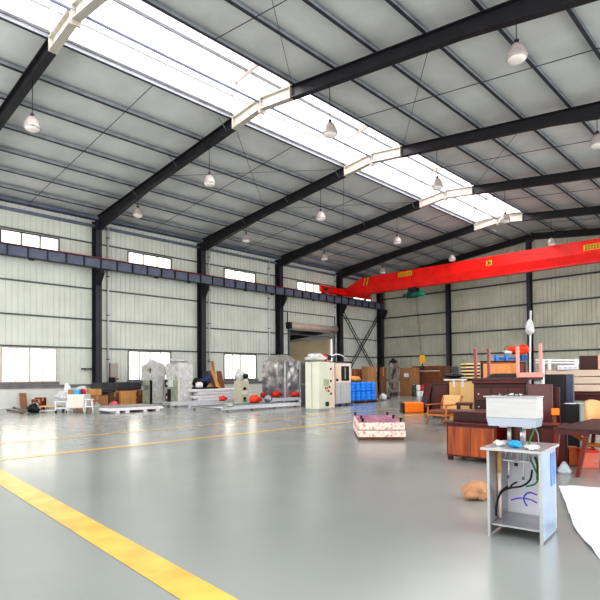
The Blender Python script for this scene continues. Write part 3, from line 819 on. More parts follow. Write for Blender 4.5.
# white machine cabinet on legs
p, s_ = place(75.5, 413); L = 17*s_; h = 18.5*s_; lg = 4.5*s_
t = thing('white_cabinet', 'white square cabinet on splayed white legs behind the floor reflections', 'cabinet', p, YAW)
MB().box(-L/2, L/2, 0, .75, lg, h, .03).build('body', M_WHITE, t)
MB().box(-L/2+.04, L/2-.04, -.02, -.001, lg+.05, h-.05, .005).build('door', M_PINKW, t)
for sx_ in (-1, 1):
    for y in (.05, .7): MB().cyl((sx_*(L/2-.05), y, lg), (sx_*(L/2-.0), y, 0), .035, .025, n=8).build('leg', M_WHITE, t)
t['label'] = 'white square cabinet on white legs right of the small steel trolley'
T = p+Vector((-math.sin(YAW), math.cos(YAW), 0))*.38
def rb(base, z, du0, du1, h_, label, m, name, cat, s_, dep=.45, back=0., lid=None):
    q = base+Vector((math.cos(YAW), math.sin(YAW), 0))*((du0+du1)/2*s_) + Vector((-math.sin(YAW), math.cos(YAW), 0))*back; q.z = z
    t = thing(name, label, cat, q, YAW); L = (du1-du0)*s_
    MB().box(-L/2, L/2, -dep/2, dep/2, 0, h_*s_, .01).build('body', m, t)
    MB().box(-L/2-.008, L/2+.008, -dep/2-.008, dep/2+.008, h_*s_*.8, h_*s_+.01).build('lid', lid or m, t)
    return t
rb(T, h, -3.5, 2.2, 5, 'light blue box standing on the white square cabinet', M_BLUEFILM, 'blue_box', 'box', s_, lid=mat('grey_blue_lid', (.45, .68, .78), .5))
on_top(T, h, 4.2, 5, 5.5, 'red bag on the white square cabinet beside the blue box', M_REDB, 'red_bag', 'bag', s_, 4)
rb(T, h, -9.5, -4, 4.5, 'small brown carton on the white cabinet left of the blue box', M_CARD, 'cardboard_box', 'box', s_, .4)
p2, s2 = place(85, 409)
carton((p2.x-.5, p2.x+.1, p2.y, p2.y+1.1, 0, .62), 'brown carton on the floor behind the white plastic stool', M_CARD)
carton((p2.x-.45, p2.x+.05, p2.y+.1, p2.y+.8, .63, .95), 'open brown carton stacked on another behind the white plastic stool', M_PINE)
t = sack(80, 404, 9, 8.5, 'clear greyish-white plastic bag on top behind the blue box', M_FILM, 'clear_plastic_bag', 'bag', seed=5, amp=.15)
t.location = (*on(80, 398, 0, -24.6).xy, 0)
wc = thing('tall_carton', 'tall brown carton behind the white cabinet carrying a clear plastic bag', 'box', (*on(80, 398, 0, -24.6).xy, 0), YAW)
MB().box(-.3, .3, .0, .5, 0, .62, .01).build('carton', M_CARD, wc)
MB().box(-.31, .31, .21, .29, .5, .625).build('tape', M_PINE, wc)
t.location.z = .63
# plastic stool
p, s_ = place(88.8, 413.5); h = 14.5*s_
t = thing('plastic_stool', 'white moulded plastic stool between cabinet and grey sheet', 'stool', p, YAW+.3)
MB().lathe([(.17, h-.06), (.20, h-.05), (.20, h-.015), (.17, h)], (0, .2, 0), n=20).build('seat', M_WHITE, t)
for a in range(4):
    an = PI/4+a*PI/2
    MB().cyl((.15*math.cos(an), .2+.15*math.sin(an), h-.05), (.24*math.cos(an), .2+.24*math.sin(an), 0), .035, .025, n=8).build('leg', M_WHITE, t)
MB().lathe([(.19, h*.42), (.21, h*.42), (.205, h*.5), (.185, h*.5)], (0, .2, 0), n=20).build('ring', M_WHITE, t)
# draped grey plastic sheet heap
p, s_ = place(99, 413)
t = thing('plastic_sheet', 'translucent grey-green plastic sheet draped over low goods by the column', 'sheet', p, YAW)
mb = MB(); g = []
for i in range(19):
    row = []
    for j in range(9):
        x = (-8+9*i/18)*s_; y = j*.16
        ht = max(0, math.sin(PI*min(1, j/8*1.0)))*(13-.62*i)*s_*.9
        ht = ht*(.85+.3*noise.noise(Vector((x*2, y*2, 1)))) if ht > 0 else 0
        row.append(mb.b.verts.new((x+.05*noise.noise(Vector((i, j, 0))), y, max(.005, ht))))
    g.append(row)
for i in range(18):
    for j in range(8): mb._face((g[i][j], g[i+1][j], g[i+1][j+1], g[i][j+1]), True)
mb.build('film', M_FILMG, t)
sack(112.5, 410.5, 9.5, 9, 'pink plastic bag ball at the near end of the long panel stack', M_PINK, 'pink_bag', 'bag', seed=9, amp=.12)
sack(107.5, 412.5, 8, 4, 'small white plastic bag on the floor left of the pink bag', M_FILM, 'small_plastic_bag', 'bag', seed=12, amp=.2)
# long white panel stack on bearers
n_ = fl(109, 413.6); y1 = on(164, 405, 0, n_.x).y; x0 = n_.x-1.9
t = thing('panel_stack', 'long stack of white panels on low bearers in front of wrapped cabinets', 'panel', (n_.x-.95, (n_.y+y1)/2, 0))
Ly = (y1-n_.y)/2
for y in (-Ly+.4, -Ly*.35, Ly*.3, Ly-.3): MB().box(-.65, .93, y-.09, y+.09, 0, .082).build('bearer', M_WHITEP, t)
for k in range(3): MB().box(-.7+.02*k, .95-.015*k, -Ly+.05*k, Ly-.06*k, .085+k*.06, .142+k*.06, .008).build('panel', M_WHITEP if k < 2 else mat('grey_top_panel', (.62, .61, .60), .5), t)  # topmost panel grey, the ones below white
# dark covered workbench at the wall
x1 = -27.2; y0 = on(101, 390, 0, x1).y; y1 = on(141, 390, 0, x1).y; z1 = on(120, 382.5, 0, x1).z
t = thing('workbench', 'long workbench under dark grey cloth against the left wall', 'workbench', ((-28.3+x1)/2, (y0+y1)/2, 0))
hx_, hy_ = (x1+28.3)/2, (y1-y0)/2
MB().wrap(-hx_-.02, hx_+.02, -hy_, hy_, z1-.42, z1, .03, 2, 10).build('cloth_cover', M_DKGREY, t)
MB().box(-hx_+.05, hx_-.05, -hy_+.05, hy_-.05, z1-.5, z1-.44).build('top', M_TEAL, t)
for sx_ in (-1, 1):
    for sy_ in (-1, 1): MB().box(sx_*(hx_-.1)-.04, sx_*(hx_-.1)+.04, sy_*(hy_-.1)-.04, sy_*(hy_-.1)+.04, 0, z1-.5).build('leg', M_STEEL, t)
MB().box(-hx_+.1, hx_-.15, -hy_+.2, hy_-.2, .1, .14).build('lower_shelf', M_TEAL, t)
x1 = -26.95; y0 = on(117, 398, 0, x1).y; y1 = on(132, 398, 0, x1).y; z1 = on(124, 390.5, 0, x1).z
wood_crate((x1-.15, x1+.45, y0, y1, 0, z1), 'bright orange pine crate in front of the dark workbench', M_PINE)
y0 = on(109.5, 398, 0, x1).y; y1 = on(116, 398, 0, x1).y
carton((x1-.17, x1+.25, y0, y1, 0, z1-.1), 'dull brown carton left of the orange pine crate', M_CARDD)
y0 = on(133.5, 398, 0, x1).y; y1 = on(141.5, 398, 0, x1).y
carton((x1-.17, x1+.3, y0, y1, 0, z1), 'brown carton right of the orange pine crate', M_CARDR)
# switch box on the wall by the first column
yw = on(104.8, 378, 0, -W).y
t = thing('switch_box', 'pale wall box with black switch beside the nearest column', 'switch', (-W+.14, yw+.42, 1.36))
MB().box(-.1, .12, -.2, .25, .15, .95, .01).build('housing', M_LIGHTSTEEL, t)
MB().box(-.1, .14, -.25, .05, -.15, .14, .01).build('switch', M_BLACK, t)
MB().box(-.1, .1, -.0, .3, .0, .12).build('bracket', M_CARD, t)
yw = on(87, 371.5, 0, -W).y
t = thing('wall_shelf_bracket', 'small dark bracket on the left wall beside the nearest column', 'bracket', (-W+.1, yw+.1, 1.95))
MB().box(-.05, .1, -.45, .55, 0, .07).build('arm', M_STEEL, t)
MB().box(-.05, .02, .35, .42, -.15, .0).build('plate', M_STEEL, t)

# film-wrapped control cabinets
def wrapped_cabinet(f, label, body, slit=True, peak=.34, rot=0, film=M_FILM, left=None):
    c = ctr(f); hx_, hy_ = (f[1]-f[0])/2, (f[3]-f[2])/2; h = f[5]-f[4]
    t = thing('wrapped_cabinet', label, 'cabinet', c)
    MB().box(-hx_, hx_, -hy_, hy_, .0, h-.06, .01).build('body', body, t)
    MB().box(-hx_+.05, hx_-.05, -hy_-.02, -hy_-.001, .15, h-.15).build('door', left or body, t)
    MB().box(hx_+.001, hx_+.02, -hy_+.08, hy_-.05, .1, h*.97, .0).build('side_panel', film, t)
    mb = MB(); mb.wrap(-hx_-.05, hx_+.05, -hy_-.05, hy_+.05, h*.62, h, .06, int(f[2]*7) % 13, 8, peak)
    mb.build('plastic_hood', film, t)
    if slit: MB().box(hx_-.06, hx_+.03, -hy_-.04, -hy_+.06, .05, h*.93).build('corner_gap', M_BLACK, t)
    return t, hx_, hy_, h
f = fit(142.5, 151, 164, 405.2, 365.5)
t, hx_, hy_, h = wrapped_cabinet(f, 'tall film-wrapped cabinet with a dark slit, left of two beside window', M_FILMG)
MB().box(-hx_*.3, hx_*.5, -hy_-.05, -hy_-.02, h*.38, h*.5, .01).build('control_panel', M_MIDGREY, t)
f = fit(167.5, 178.5, 192, 406, 364)
t, hx_, hy_, h = wrapped_cabinet(f, 'tall film-wrapped cabinet with pale side, right of the metal rack', M_CREAM, slit=False, peak=.2, left=M_FILMG)
MB().box(-hx_*.7, hx_*.1, -hy_-.06, -hy_-.02, h*.45, h*.62, .01).build('white_control_box', M_WHITE, t)
MB().box(-hx_*.9, -hx_*.3, -hy_-.05, -hy_-.02, .15, h*.4, .01).build('dark_opening', M_BLACK, t)
on_p = ctr(f)
t = thing('plastic_hood_roll', 'pinkish-white crumpled film lying on top of the right wrapped cabinet', 'film', (on_p.x-.1, on_p.y, f[5]+.10))
MB().blob((0, 0, 0), (.8, 1.0, .22), .25, 4).build('film', M_FILM, t)
# open metal rack between the cabinets
f = fit(160.5, 163.5, 168.5, 404, 358)
p, s_ = place(166.5, 404.5)
t = thing('metal_rack', 'narrow open metal rack between the two film-wrapped cabinets', 'rack', p, YAW)
h = 42*s_
for x in (-.14, .14):
    for y in (.1, .5): MB().box(x-.02, x+.02, y-.02, y+.02, 0, h).build('upright', M_WHITEP, t)
for z in (.15, h*.4, h*.7, h-.04): MB().box(-.14, .14, .08, .52, z, z+.03).build('shelf', M_ALU, t)
for k, (z, m_) in enumerate(((.18, M_CARDR), (h*.4+.03, M_BLACK), (h*.7+.03, M_BLACK))):
    q = Vector((p.x-math.sin(YAW)*.3, p.y+math.cos(YAW)*.3, z))
    tt_ = thing('equipment_box', ['red-brown part on the bottom shelf of the narrow metal rack', 'black equipment on the middle shelf of the narrow metal rack', 'black equipment on the upper shelf of the narrow metal rack'][k], 'box', q, YAW)
    MB().box(-.11, .11, -.15, .15, 0, .42, .02).build('case', m_, tt_)
    MB().box(-.05, .05, -.165, -.151, .12, .28).build('label_plate', M_WHITEP, tt_)
# white board stack, long
n_ = fl(196, 405.5); y1 = on(254, 398, 0, n_.x).y; zt_ = on(200, 389, 0, n_.x).z
y0 = n_.y
nb = 5; th = zt_/nb
x1 = n_.x
for k in range(nb):
    dy = [0, .15, -.08, .1, -.22][k]
    t = thing('white_board', 'long white board in the stack behind the floor frames, %s from the floor' % ORD[k], 'board', (x1-.5, (y0+y1)/2+dy, k*th), 0, 'long white boards stacked behind the floor frames')
    MB().box(-.5, .5, -(y1-y0)/2, (y1-y0)/2, .012 if k else 0, th-.006, .02).build('panel', M_WHITEP, t)
    mb = MB(); mb.box(-.5, .504, -(y1-y0)/2+.02, (y1-y0)/2-.02, .0+.4*th, .46*th); mb.build('joint_line', M_MIDGREY, t)
ST = Vector((x1-.5, y0, zt_))
# dark blue machinery on the stack's near end
ya = on(201, 385, 0, x1-.3).y+.35
sB = 27/FPX
t = thing('pump_assembly', 'dark blue and black machine parts on the white board stack', 'machine', (x1-.5, ya, zt_))
MB().cyl((-.1, -.5, .32), (-.1, .15, .32), .26, n=18).build('motor', M_BAGBLK, t)
MB().blob((.1, .1, .25), (.45, .6, .42), .3, 5).build('blue_casing', mat('dull_blue_casing', (.16, .22, .42), .4, 0, .5, 6, bump=.5), t)
MB().box(-.45, .45, -.7, .6, 0, .08).build('base_plate', M_STEELD, t)
MB().cyl((.1, .2, .4), (.1, .2, .95), .12, n=14).build('valve', M_STEEL, t)
MB().lathe([(.05, 0), (.2, .03), (.2, .25), (.1, .32)], (.25, -.5, .05), n=16).build('white_canister', M_WHITEP, t)
# leaning timber boards
for k, (u0, u1, v0, v1, dx, m_, lab) in enumerate([
    (208, 216, 372, 388.5, .1, M_PINE, 'pale plywood piece leaning left of the timber group on the stack'),
    (212.5, 216.5, 361, 388.5, .25, M_CARD, 'tallest narrow timber board leaning at the wall above the stack'),
    (216, 221, 370, 388.5, .45, M_PINE, 'slanting pale timber board in the middle of the leaning group'),
    (218, 225, 371, 388.5, .15, M_CARDR, 'wide red-brown board at the right of the leaning timber group')]):
    xx = x1-.95+dx*.6
    a = on(u0, v1, 0, xx); b = on(u1, v1, 0, xx); z1 = on(u0, v0, 0, xx).z; zb_ = zt_
    sl = [.2, .0, -.35, -.05][k]
    t = thing('timber_board', lab, 'board', (xx, (a.y+b.y)/2, zb_), 0, 'timber boards leaning above the white stack')
    wy = (b.y-a.y)/2*.8
    MB().hexa([(0, -wy, 0), (.04, -wy, 0), (.04, wy, 0), (0, wy, 0)], [(-.2, -wy*.8+sl, z1-zb_), (-.16, -wy*.8+sl, z1-zb_), (-.16, wy*.8+sl, z1-zb_), (-.2, wy*.8+sl, z1-zb_)]).build('plank', m_, t)
# small cream control pillar with wrapped head
f = fit(234, 240, 249, 405.2, 381)
c = ctr(f); hx_, hy_ = (f[1]-f[0])/2, (f[3]-f[2])/2; h = f[5]
t = thing('control_pillar', 'short cream control pillar with film-wrapped head below the third window', 'control cabinet', c)
MB().box(-hx_, hx_, -hy_, hy_, 0, h, .02).build('body', mat('beige_enamel', (.78, .76, .66), .4, 0, .05), t)
MB().blob((-.1, 0, h-.02), (hx_*2.0, hy_*2.1, .62), .18, 7).build('wrapped_head', M_FILM, t)
dl = MB().lathe([(.02, -.02), (.14, 0), (.14, .1), (.02, .12)], (0, 0, 0), n=16).build('dial', M_STEELD, t)
dl.location = (hx_*.75, hy_*.3, h+.25); dl.rotation_euler = (0, PI/2, 0)
for z, m_, nm in ((h*.68, M_BLACK, 'upper_knob'), (h*.27, M_BLACK, 'lower_knob')):
    MB().cyl((hx_, 0, z), (hx_+.06, 0, z), .08, n=12).build(nm, m_, t)
MB().box(hx_+.001, hx_+.012, -.13, .15, .04, .24).build('green_sticker', mat('green_sticker', (.15, .60, .15), .5), t)
MB().box(hx_+.001, hx_+.01, -.2, .2, h*.45, h*.6).build('button_panel', M_CREAM, t)
# small box behind
y0 = on(250, 385, 0, x1-.6).y-.2
carton((x1-.9, x1-.45, y0-.6, y0-.1, zt_, zt_+.5), 'small white carton on the far end of the white board stack', M_WHITEP, M_CREAM)
# red-brown plank box near pillar
f = fit(224, 227, 235, 402, 395)
carton((f[0], f[1], f[2], f[3], 0, f[5]), 'red-brown box on the floor left of the cream control pillar', M_CARDR)

# ---- steel conveyor frames lying on the floor --------------------------------------
def floor_frame(uL, vL, uR, wd, label, m=M_ALU, h=.22, rungs=9, motors=()):
    n_ = fl(uL, vL); y1 = on(uR, vL, 0, n_.x).y; L = y1-n_.y
    t = thing('conveyor_frame', label, 'frame', (n_.x-wd/2, n_.y+L/2, 0), 0, 'low steel conveyor frames on the floor')
    for s_ in (-1, 1):
        mb = MB(); mb.box(s_*wd/2-.04, s_*wd/2+.04, -L/2, L/2, h-.14, h); mb.box(s_*wd/2-.05, s_*wd/2+.05, -L/2, L/2, h-.15, h-.13)
        mb.build('side_rail', m, t)
    for i in range(rungs):
        y = -L/2+.1+(L-.2)*i/(rungs-1)
        MB().cyl((-wd/2+.04, y, h-.06), (wd/2-.04, y, h-.06), .035, n=10).build('roller', M_STAIN, t)
    for i in range(4):
        y = -L/2+.3+(L-.6)*i/3
        for s_ in (-1, 1): MB().box(s_*wd/2-.04, s_*wd/2+.04, y-.05, y+.05, 0, h-.15).build('foot', M_MIDGREY, t)
    return t, n_, y1
def drum_motor(u, v, label, m=M_MOTOR, z=.24, r=.12, L=.36):
    p, s_ = place(u, v)
    t = thing('gear_motor', label, 'motor', (p.x, p.y, z), YAW+.5, 'orange-red motors lying on the conveyor frames')
    MB().cyl((-L/2, 0, r), (L/2*.5, 0, r), r, n=18).build('housing', m, t)
    mb = MB()
    for i in range(5): mb.lathe([(r, 0), (r*1.12, .01), (r*1.12, .03), (r, .04)], (0, 0, 0), n=18)
    mb.b.free()
    MB().cyl((L*.25, 0, r*.95), (L*.62, 0, r*.95), r*.72, r*.5, n=16).build('fan_cover', M_REDB, t)
    MB().box(-.09, .07, -.07, .07, r*1.8, r*2.25, .015).build('terminal_box', m, t)
    MB().box(-L/2, L/4, -r*.8, r*.8, -.0, .04).build('foot_plate', M_STEELD, t)
floor_frame(171, 407.8, 246, .7, 'long low steel frame on the floor behind the wider one, by the wrapped cabinets', h=.26)
floor_frame(222, 412.5, 300, 2.4, 'wide low steel frame nearest the camera, with rollers and pale rails', h=.24, rungs=14)
floor_frame(258, 405.3, 302, .4, 'short low steel frame close in front of the wrapped steel booth', h=.3, rungs=7)
drum_motor(223, 405.5, 'orange-red motor on the rear frame left of the control pillar')
drum_motor(255.5, 408.0, 'bright orange-red motor nearest the camera on the wide frame', mat('bright_orange_motor', (1., .27, .06), .4), r=.17, L=.5)
drum_motor(264, 402.5, 'dull red motor in front of the booth corner, left of two', M_REDB, z=.31)
drum_motor(276.5, 402.5, 'orange-red motor below the middle of the wrapped steel booth', z=.31, r=.15, L=.5)
drum_motor(295, 402, 'red motor at the right end of the frames by the dark door', z=.31, r=.13, L=.45)
p, s_ = place(213, 409)
sack(268, 403, 8, 8, 'grey-blue film bundle between two motors before the booth', M_FILMD, 'film_bundle', 'bundle', z=.245, seed=21)
sack(283, 403, 5, 4, 'small white bag on the frame in front of the booth', M_FILM, 'small_white_bag', 'bag', z=.0, seed=22)
sack(301, 404, 4, 5.5, 'white bag leaning at the right end of the frames', M_FILM, 'small_white_bag', 'bag', z=.0, seed=23)
sack(229, 407.5, 9, 4, 'flat grey plastic bundle on the wide frame below the pillar', M_FILMG, 'flat_bundle', 'bundle', z=.216, seed=24)

# ---- film-wrapped stainless booth ----------------------------------------------------
f = fit(262.5, 285, 300, 402.5, 361.5)
c = ctr(f); hx_, hy_ = (f[1]-f[0])/2, (f[3]-f[2])/2; h = f[5]
t = thing('wrapped_steel_booth', 'large stainless booth wrapped in shiny film with a tented top', 'booth', c)
MB().wrap(-hx_, hx_, -hy_, hy_, .25, h, .07, 3, 12).build('wrapped_body', M_FILMD, t)
mb = MB(); k = .35
mb.hexa([(-hx_, -hy_, h-.02), (hx_, -hy_, h-.02), (hx_, hy_, h-.02), (-hx_, hy_, h-.02)], [(-hx_*k, -hy_*k, h+.42), (hx_*k, -hy_*k, h+.42), (hx_*k, hy_*k, h+.42), (-hx_*k, hy_*k, h+.42)])
mb.build('tented_top', mat('grey_film_top', (.66, .65, .62), .3, .2, .2, 4, bump=.8, bscale=6), t)
for sx_ in (-1, 1):
    for sy_ in (-1, 1): MB().box(sx_*(hx_-.1)-.06, sx_*(hx_-.1)+.06, sy_*(hy_-.1)-.06, sy_*(hy_-.1)+.06, 0, .3).build('foot', M_STEELD, t)
MB().box(hx_-.0, hx_+.05, hy_-.06, hy_, .2, h-.02).build('edge_strip', M_LIGHTSTEEL, t)
MB().box(hx_-.02, hx_+.04, -hy_-.04, -hy_+.03, .25, h).build('edge_strip', M_FILM, t)

# ---- cream electrical cabinet and the stainless machine -----------------------------
f = fit(305.5, 319, 330.5, 411.3, 361.5)
c = ctr(f); hx_, hy_ = (f[1]-f[0])/2, (f[3]-f[2])/2; h = f[5]
t = thing('electrical_cabinet', 'tall cream electrical cabinet with control panel, nearest in the row', 'cabinet', c)
MB().box(-hx_, hx_, -hy_, hy_, .08, h, .015).build('body', M_CREAM, t)
MB().box(-hx_+.03, hx_-.03, -hy_+.03, hy_-.03, 0, .08).build('plinth', M_LIGHTSTEEL, t)
dr = MB().box(hx_+.001, hx_+.02, -hy_+.03, hy_-.03, .12, h-.03, .004).build('door', M_PINKW if False else M_CREAM, t)
py = lambda u: on(u, 385, 0, f[1]).y - c.y
pz = lambda v: on(326, v, 0, f[1]).z
MB().box(hx_+.021, hx_+.03, py(323.2), py(328.6), pz(386), pz(379)).build('display', mat('grey_green_display', (.66, .68, .56), .3), dr)
for k, (u, v) in enumerate(((325, 388), (327, 388), (329, 387), (326, 390.5), (328, 391))):
    MB().cyl((hx_+.02, py(u), pz(v)), (hx_+.045, py(u), pz(v)), .045, n=10).build('button', [M_GREENC, M_RED, M_BLACK, M_YEL, M_BLACK][k], dr)
MB().cyl((hx_+.02, py(326.5), pz(404)), (hx_+.06, py(326.5), pz(404)), .1, n=14).build('mains_switch', M_BLACK, dr)
MB().box(hx_+.021, hx_+.026, py(324.5), py(328.5), pz(406.5), pz(401.5)).build('switch_plate', mat('pale_grey_plate', (.75, .74, .68), .4), dr)
MB().box(-hx_*.02-.004, hx_*.02, -hy_-.006, -hy_, .12, h-.03).build('panel_seam', M_GIRT, t)
# dark side panel left of it
x1 = c.x-hx_-.03
f2 = fit(300.5, 306, 307, 407, 361.5)
t = thing('dark_door_panel', 'dark grey door panel standing between film booth and cream cabinet', 'panel', ctr(f2))
hh_ = f2[5]; hx2 = (f2[1]-f2[0])/2
MB().box(-hx2, hx2, 0, .06, 0, hh_, .01).build('panel', M_MIDGREY, t)
MB().box(-hx2+.05, hx2-.05, -.015, -.001, hh_*.52, hh_*.95).build('upper_inset', M_DKGREY, t)
MB().box(-hx2+.05, hx2-.05, -.015, -.001, hh_*.05, hh_*.48).build('lower_inset', M_DKGREY, t)
# pinkish slim cabinet
f3 = fit(325, 329, 335, 407.5, 362.5)
y0_ = f[3]+.04
x_s = f3[1]
def mach_fit(uM, uR, vb, vt): 
    n_ = fl(uM, vb); return n_, on(uR, vb, 0, n_.x).y, on(uM, vt, 0, n_.x).z
n_, y1, h = mach_fit(329.5, 335, 407.6, 362.5)
t = thing('slim_cabinet', 'slim pinkish-white cabinet squeezed beside the cream electrical cabinet', 'cabinet', (n_.x-.5, (n_.y+y1)/2+.02, 0))
L = (y1-n_.y)/2
MB().box(-.5, .5, -L, L-.03, 0, h, .01).build('body', M_PINKW, t)
MB().box(.501, .515, L*.1, L*.75, .1, h-.1).build('door', M_PINKW, t)
for z in (.6, 1.2, h-.35): MB().box(.501, .55, -L*.8, -L*.45, z, z+.1, .01).build('hinge', M_STEELD, t)
# stainless machine with window
n2, y2, h = mach_fit(335.2, 350.8, 406.6, 362.5)
ym = (n2.y+y2)/2; L = (y2-n2.y)/2; D_ = .9
t = thing('stainless_machine', 'stainless steel machine cabinet with dark window beside the blue drums', 'machine', (n2.x-D_, ym+.02, 0))
MB().box(-D_, D_, -L, L, .12, h, .02).build('body', M_STAIN, t)
MB().box(-D_-.03, D_+.03, -L, L+.03, h, h+.06).build('roof', M_STEEL, t)
qy = lambda u: on(u, 385, 0, n2.x).y - ym
qz = lambda v: on(343, v, 0, n2.x).z
MB().box(D_+.001, D_+.02, -L+.01, L-.01, qz(382.5), h-.03).build('upper_door', M_PINKW, t)
wd_ = MB().box(D_+.021, D_+.03, qy(340.8), qy(348.6), qz(380.8), qz(366.2), .01).build('window', M_GLASSD, t)
MB().box(D_+.031, D_+.036, qy(344.2), qy(344.8), qz(379), qz(367.5)).build('window_bar', M_CHROME, wd_)
MB().box(D_+.021, D_+.03, qy(335.8), qy(337.8), qz(377.5), qz(366.5)).build('label_strip', mat('cream_strip', (.90, .80, .62), .5), t)
MB().box(D_+.021, D_+.05, qy(335.6), qy(337.4), qz(381), qz(378.6)).build('latch', M_BLACK, t)
MB().box(D_+.001, D_+.014, -L+.04, qy(340), .2, qz(383)).build('lower_door', M_STAIN, t)
MB().box(D_+.001, D_+.014, qy(340.4), L-.03, .2, qz(383)).build('lower_door', M_STAIN, t)
for y in (-L+.1, -.1, L-.2):
    for x in (-D_+.1, D_-.12): MB().cyl((x, y, 0), (x, y, .12), .05, n=10).build('foot', M_BLACK, t)
TOPM = (n2.x-D_, ym, h+.06)
# things on top of the machine row
def at_top(x, y, z, label, name, cat, size, m, seed, amp=.25):
    t = thing(name, label, cat, (x, y, z), YAW)
    MB().blob((0, 0, 0), size, amp, seed).build('body', m, t); return t
at_top(c.x+.0, c.y-.1, f[5]+.002, 'white and red wrapped coil bundle on top of the cream cabinet', 'coil_bundle', 'bundle', (.9, .7, .32), M_FILM, 31)
at_top(c.x-.2, c.y+.55, f[5]+.002, 'red coil lying among white film above the cream cabinet', 'red_coil', 'coil', (.45, .4, .34), M_REDB, 33)
at_top(TOPM[0]+.3, TOPM[1]-.6, TOPM[2], 'black component on the left end of the stainless machine roof', 'black_component', 'component', (.6, .5, .4), M_BAGBLK, 34, .15)
t = thing('cable_loop', 'white cable looped over the stainless machine roof', 'cable', (TOPM[0]+.5, TOPM[1]+.2, TOPM[2]), PI/2)
MB().tube([(-.9, 0, .03), (-.6, 0, .26), (-.2, 0, .38), (.2, 0, .33), (.55, 0, .18), (.8, 0, .03)], .03).build('cable', M_WHITEP, t)
# ---- blue drums on a pallet -----------------------------------------------------------
n_ = fl(352, 403.5); y1 = on(377.5, 400, 0, n_.x).y; L = y1-n_.y; zt_ = on(353, 382.2, 0, n_.x).z
t = thing('wooden_pallet', 'low dark pallet carrying the blue drums', 'pallet', (n_.x-.55, n_.y+L/2, 0))
for k in range(3): MB().box(-.6, .6, -L/2+k*(L-.12)/2, -L/2+.12+k*(L-.12)/2, 0, .08).build('runner', M_CARDD, t)
for k in range(7): MB().box(-.6+k*.18, -.6+k*.18+.12, -L/2, L/2, .082, .11).build('deck_board', M_CARDD, t)
hz = (zt_-.115)/2; wy = L/5
def drum():
    t = thing('blue_drum', '', 'drum', (0, 0, 0), 0, 'blue plastic drums stacked on the pallet')
    r = wy*.485
    MB().lathe([(r*.9, 0), (r, .03), (r, hz*.28), (r*.94, hz*.31), (r, hz*.34), (r, hz*.64), (r*.94, hz*.67), (r, hz*.70), (r, hz*.93), (r*.92, hz*.985)], n=20).build('body', M_BLUE, t)
    MB().lathe([(.05, 0), (.05, .01)], (r*.5, 0, hz*.985), n=10).build('bung', M_WHITEP, t)
    return t
d0 = drum(); first = True
for row in range(2):
    for lev in range(2):
        for k in range(5):
            q = d0 if first else copy_tree(d0); first = False
            q.location = (n_.x-wy*.5-row*wy, n_.y+wy*(k+.5), .113+lev*hz)
            q['label'] = 'blue plastic drum on the pallet, %s from left in the %s %s row' % (ORD[k], ('front', 'rear')[row], ('lower', 'upper')[lev])
at_top(n_.x-.5, n_.y+.65, zt_+.001, 'orange-tan bundle lying on top of the blue drums', 'orange_bundle', 'bundle', (.95, .8, .34), mat('tan_orange_sack', (.90, .62, .32), .7, 0, .2, 5, bump=.4), 41, .15)

# ---- cartons and goods towards the far corner -----------------------------------------
f = fit(364, 368, 377, 398, 366.5); f = (f[0]-.2, *f[1:])
carton(f, 'tall orange-brown carton behind the blue drums', M_CARD)
f = fit(352, 354, 366, 398, 369)
carton(f, 'brown carton behind the left blue drums and orange bundle', M_CARDR)
f = fit(379.5, 381, 386.5, 397.5, 367)
carton(f, 'narrow dark brown carton right of the blue drums', M_CARDD)
sack(383.5, 391.8, 7, 7, 'small white sack in the dark gap right of the blue drums', M_FILM, 'white_sack', 'bag', dist=31, z=0, seed=51).location.z = 0
f = fit(388.5, 391, 399, 396, 363)
c = ctr(f); hx_, hy_ = (f[1]-f[0])/2, (f[3]-f[2])/2; h = f[5]
t = thing('wrapped_machine', 'dark machine under clear film left of the tall plain carton', 'machine', c)
MB().box(-hx_*.8, hx_*.8, -hy_*.8, hy_*.8, 0, h*.95, .03).build('body', M_DKGREY, t)
MB().wrap(-hx_, hx_, -hy_, hy_, h*.1, h, .12, 8, 8).build('film_cover', mat('dim_film', (.36, .33, .31), .3, 0, .4, 3, bump=.8, col2=(.62, .58, .55)), t)
MB().blob((0, 0, h*.92), (hx_*2, hy_*2, .5), .3, 6).build('top_parts', M_BAGBLK, t)
# tall cartons
f = fit(400, 411, 412, 395.6, 367.5)
f = (f[0], f[1], f[2], f[2]+1.2, 0, f[5])
t = carton(f, 'tall plain brown carton with white label at the far end', M_CARD, name='tall_carton')
hx_ = (f[1]-f[0])/2; h = f[5]
MB().box(-.15+hx_*.1, .25+hx_*.1, -.612, -.602, h*.66, h*.80).build('paper_label', M_WHITEP, t)
MB().box(-hx_-.002, hx_+.002, -.606, -.6, h*.555, h*.565).build('fold_line', M_CARDD, t)
# large wooden crate
q0 = fl(412.5, 394.6); x1 = on(440, 394, 1, q0.y).x; z1 = on(425, 366, 1, q0.y).z
wood_crate((q0.x+.05, x1, q0.y, q0.y+1.6, 0, z1), 'large red-brown wooden crate at the far wall, banded with strapping', M_CARDR, nb=2)
cr_ = bpy.context.scene.objects
t = COL.objects[-1]
xm = (q0.x+x1)/2
tz = on(425, 371, 1, q0.y).z
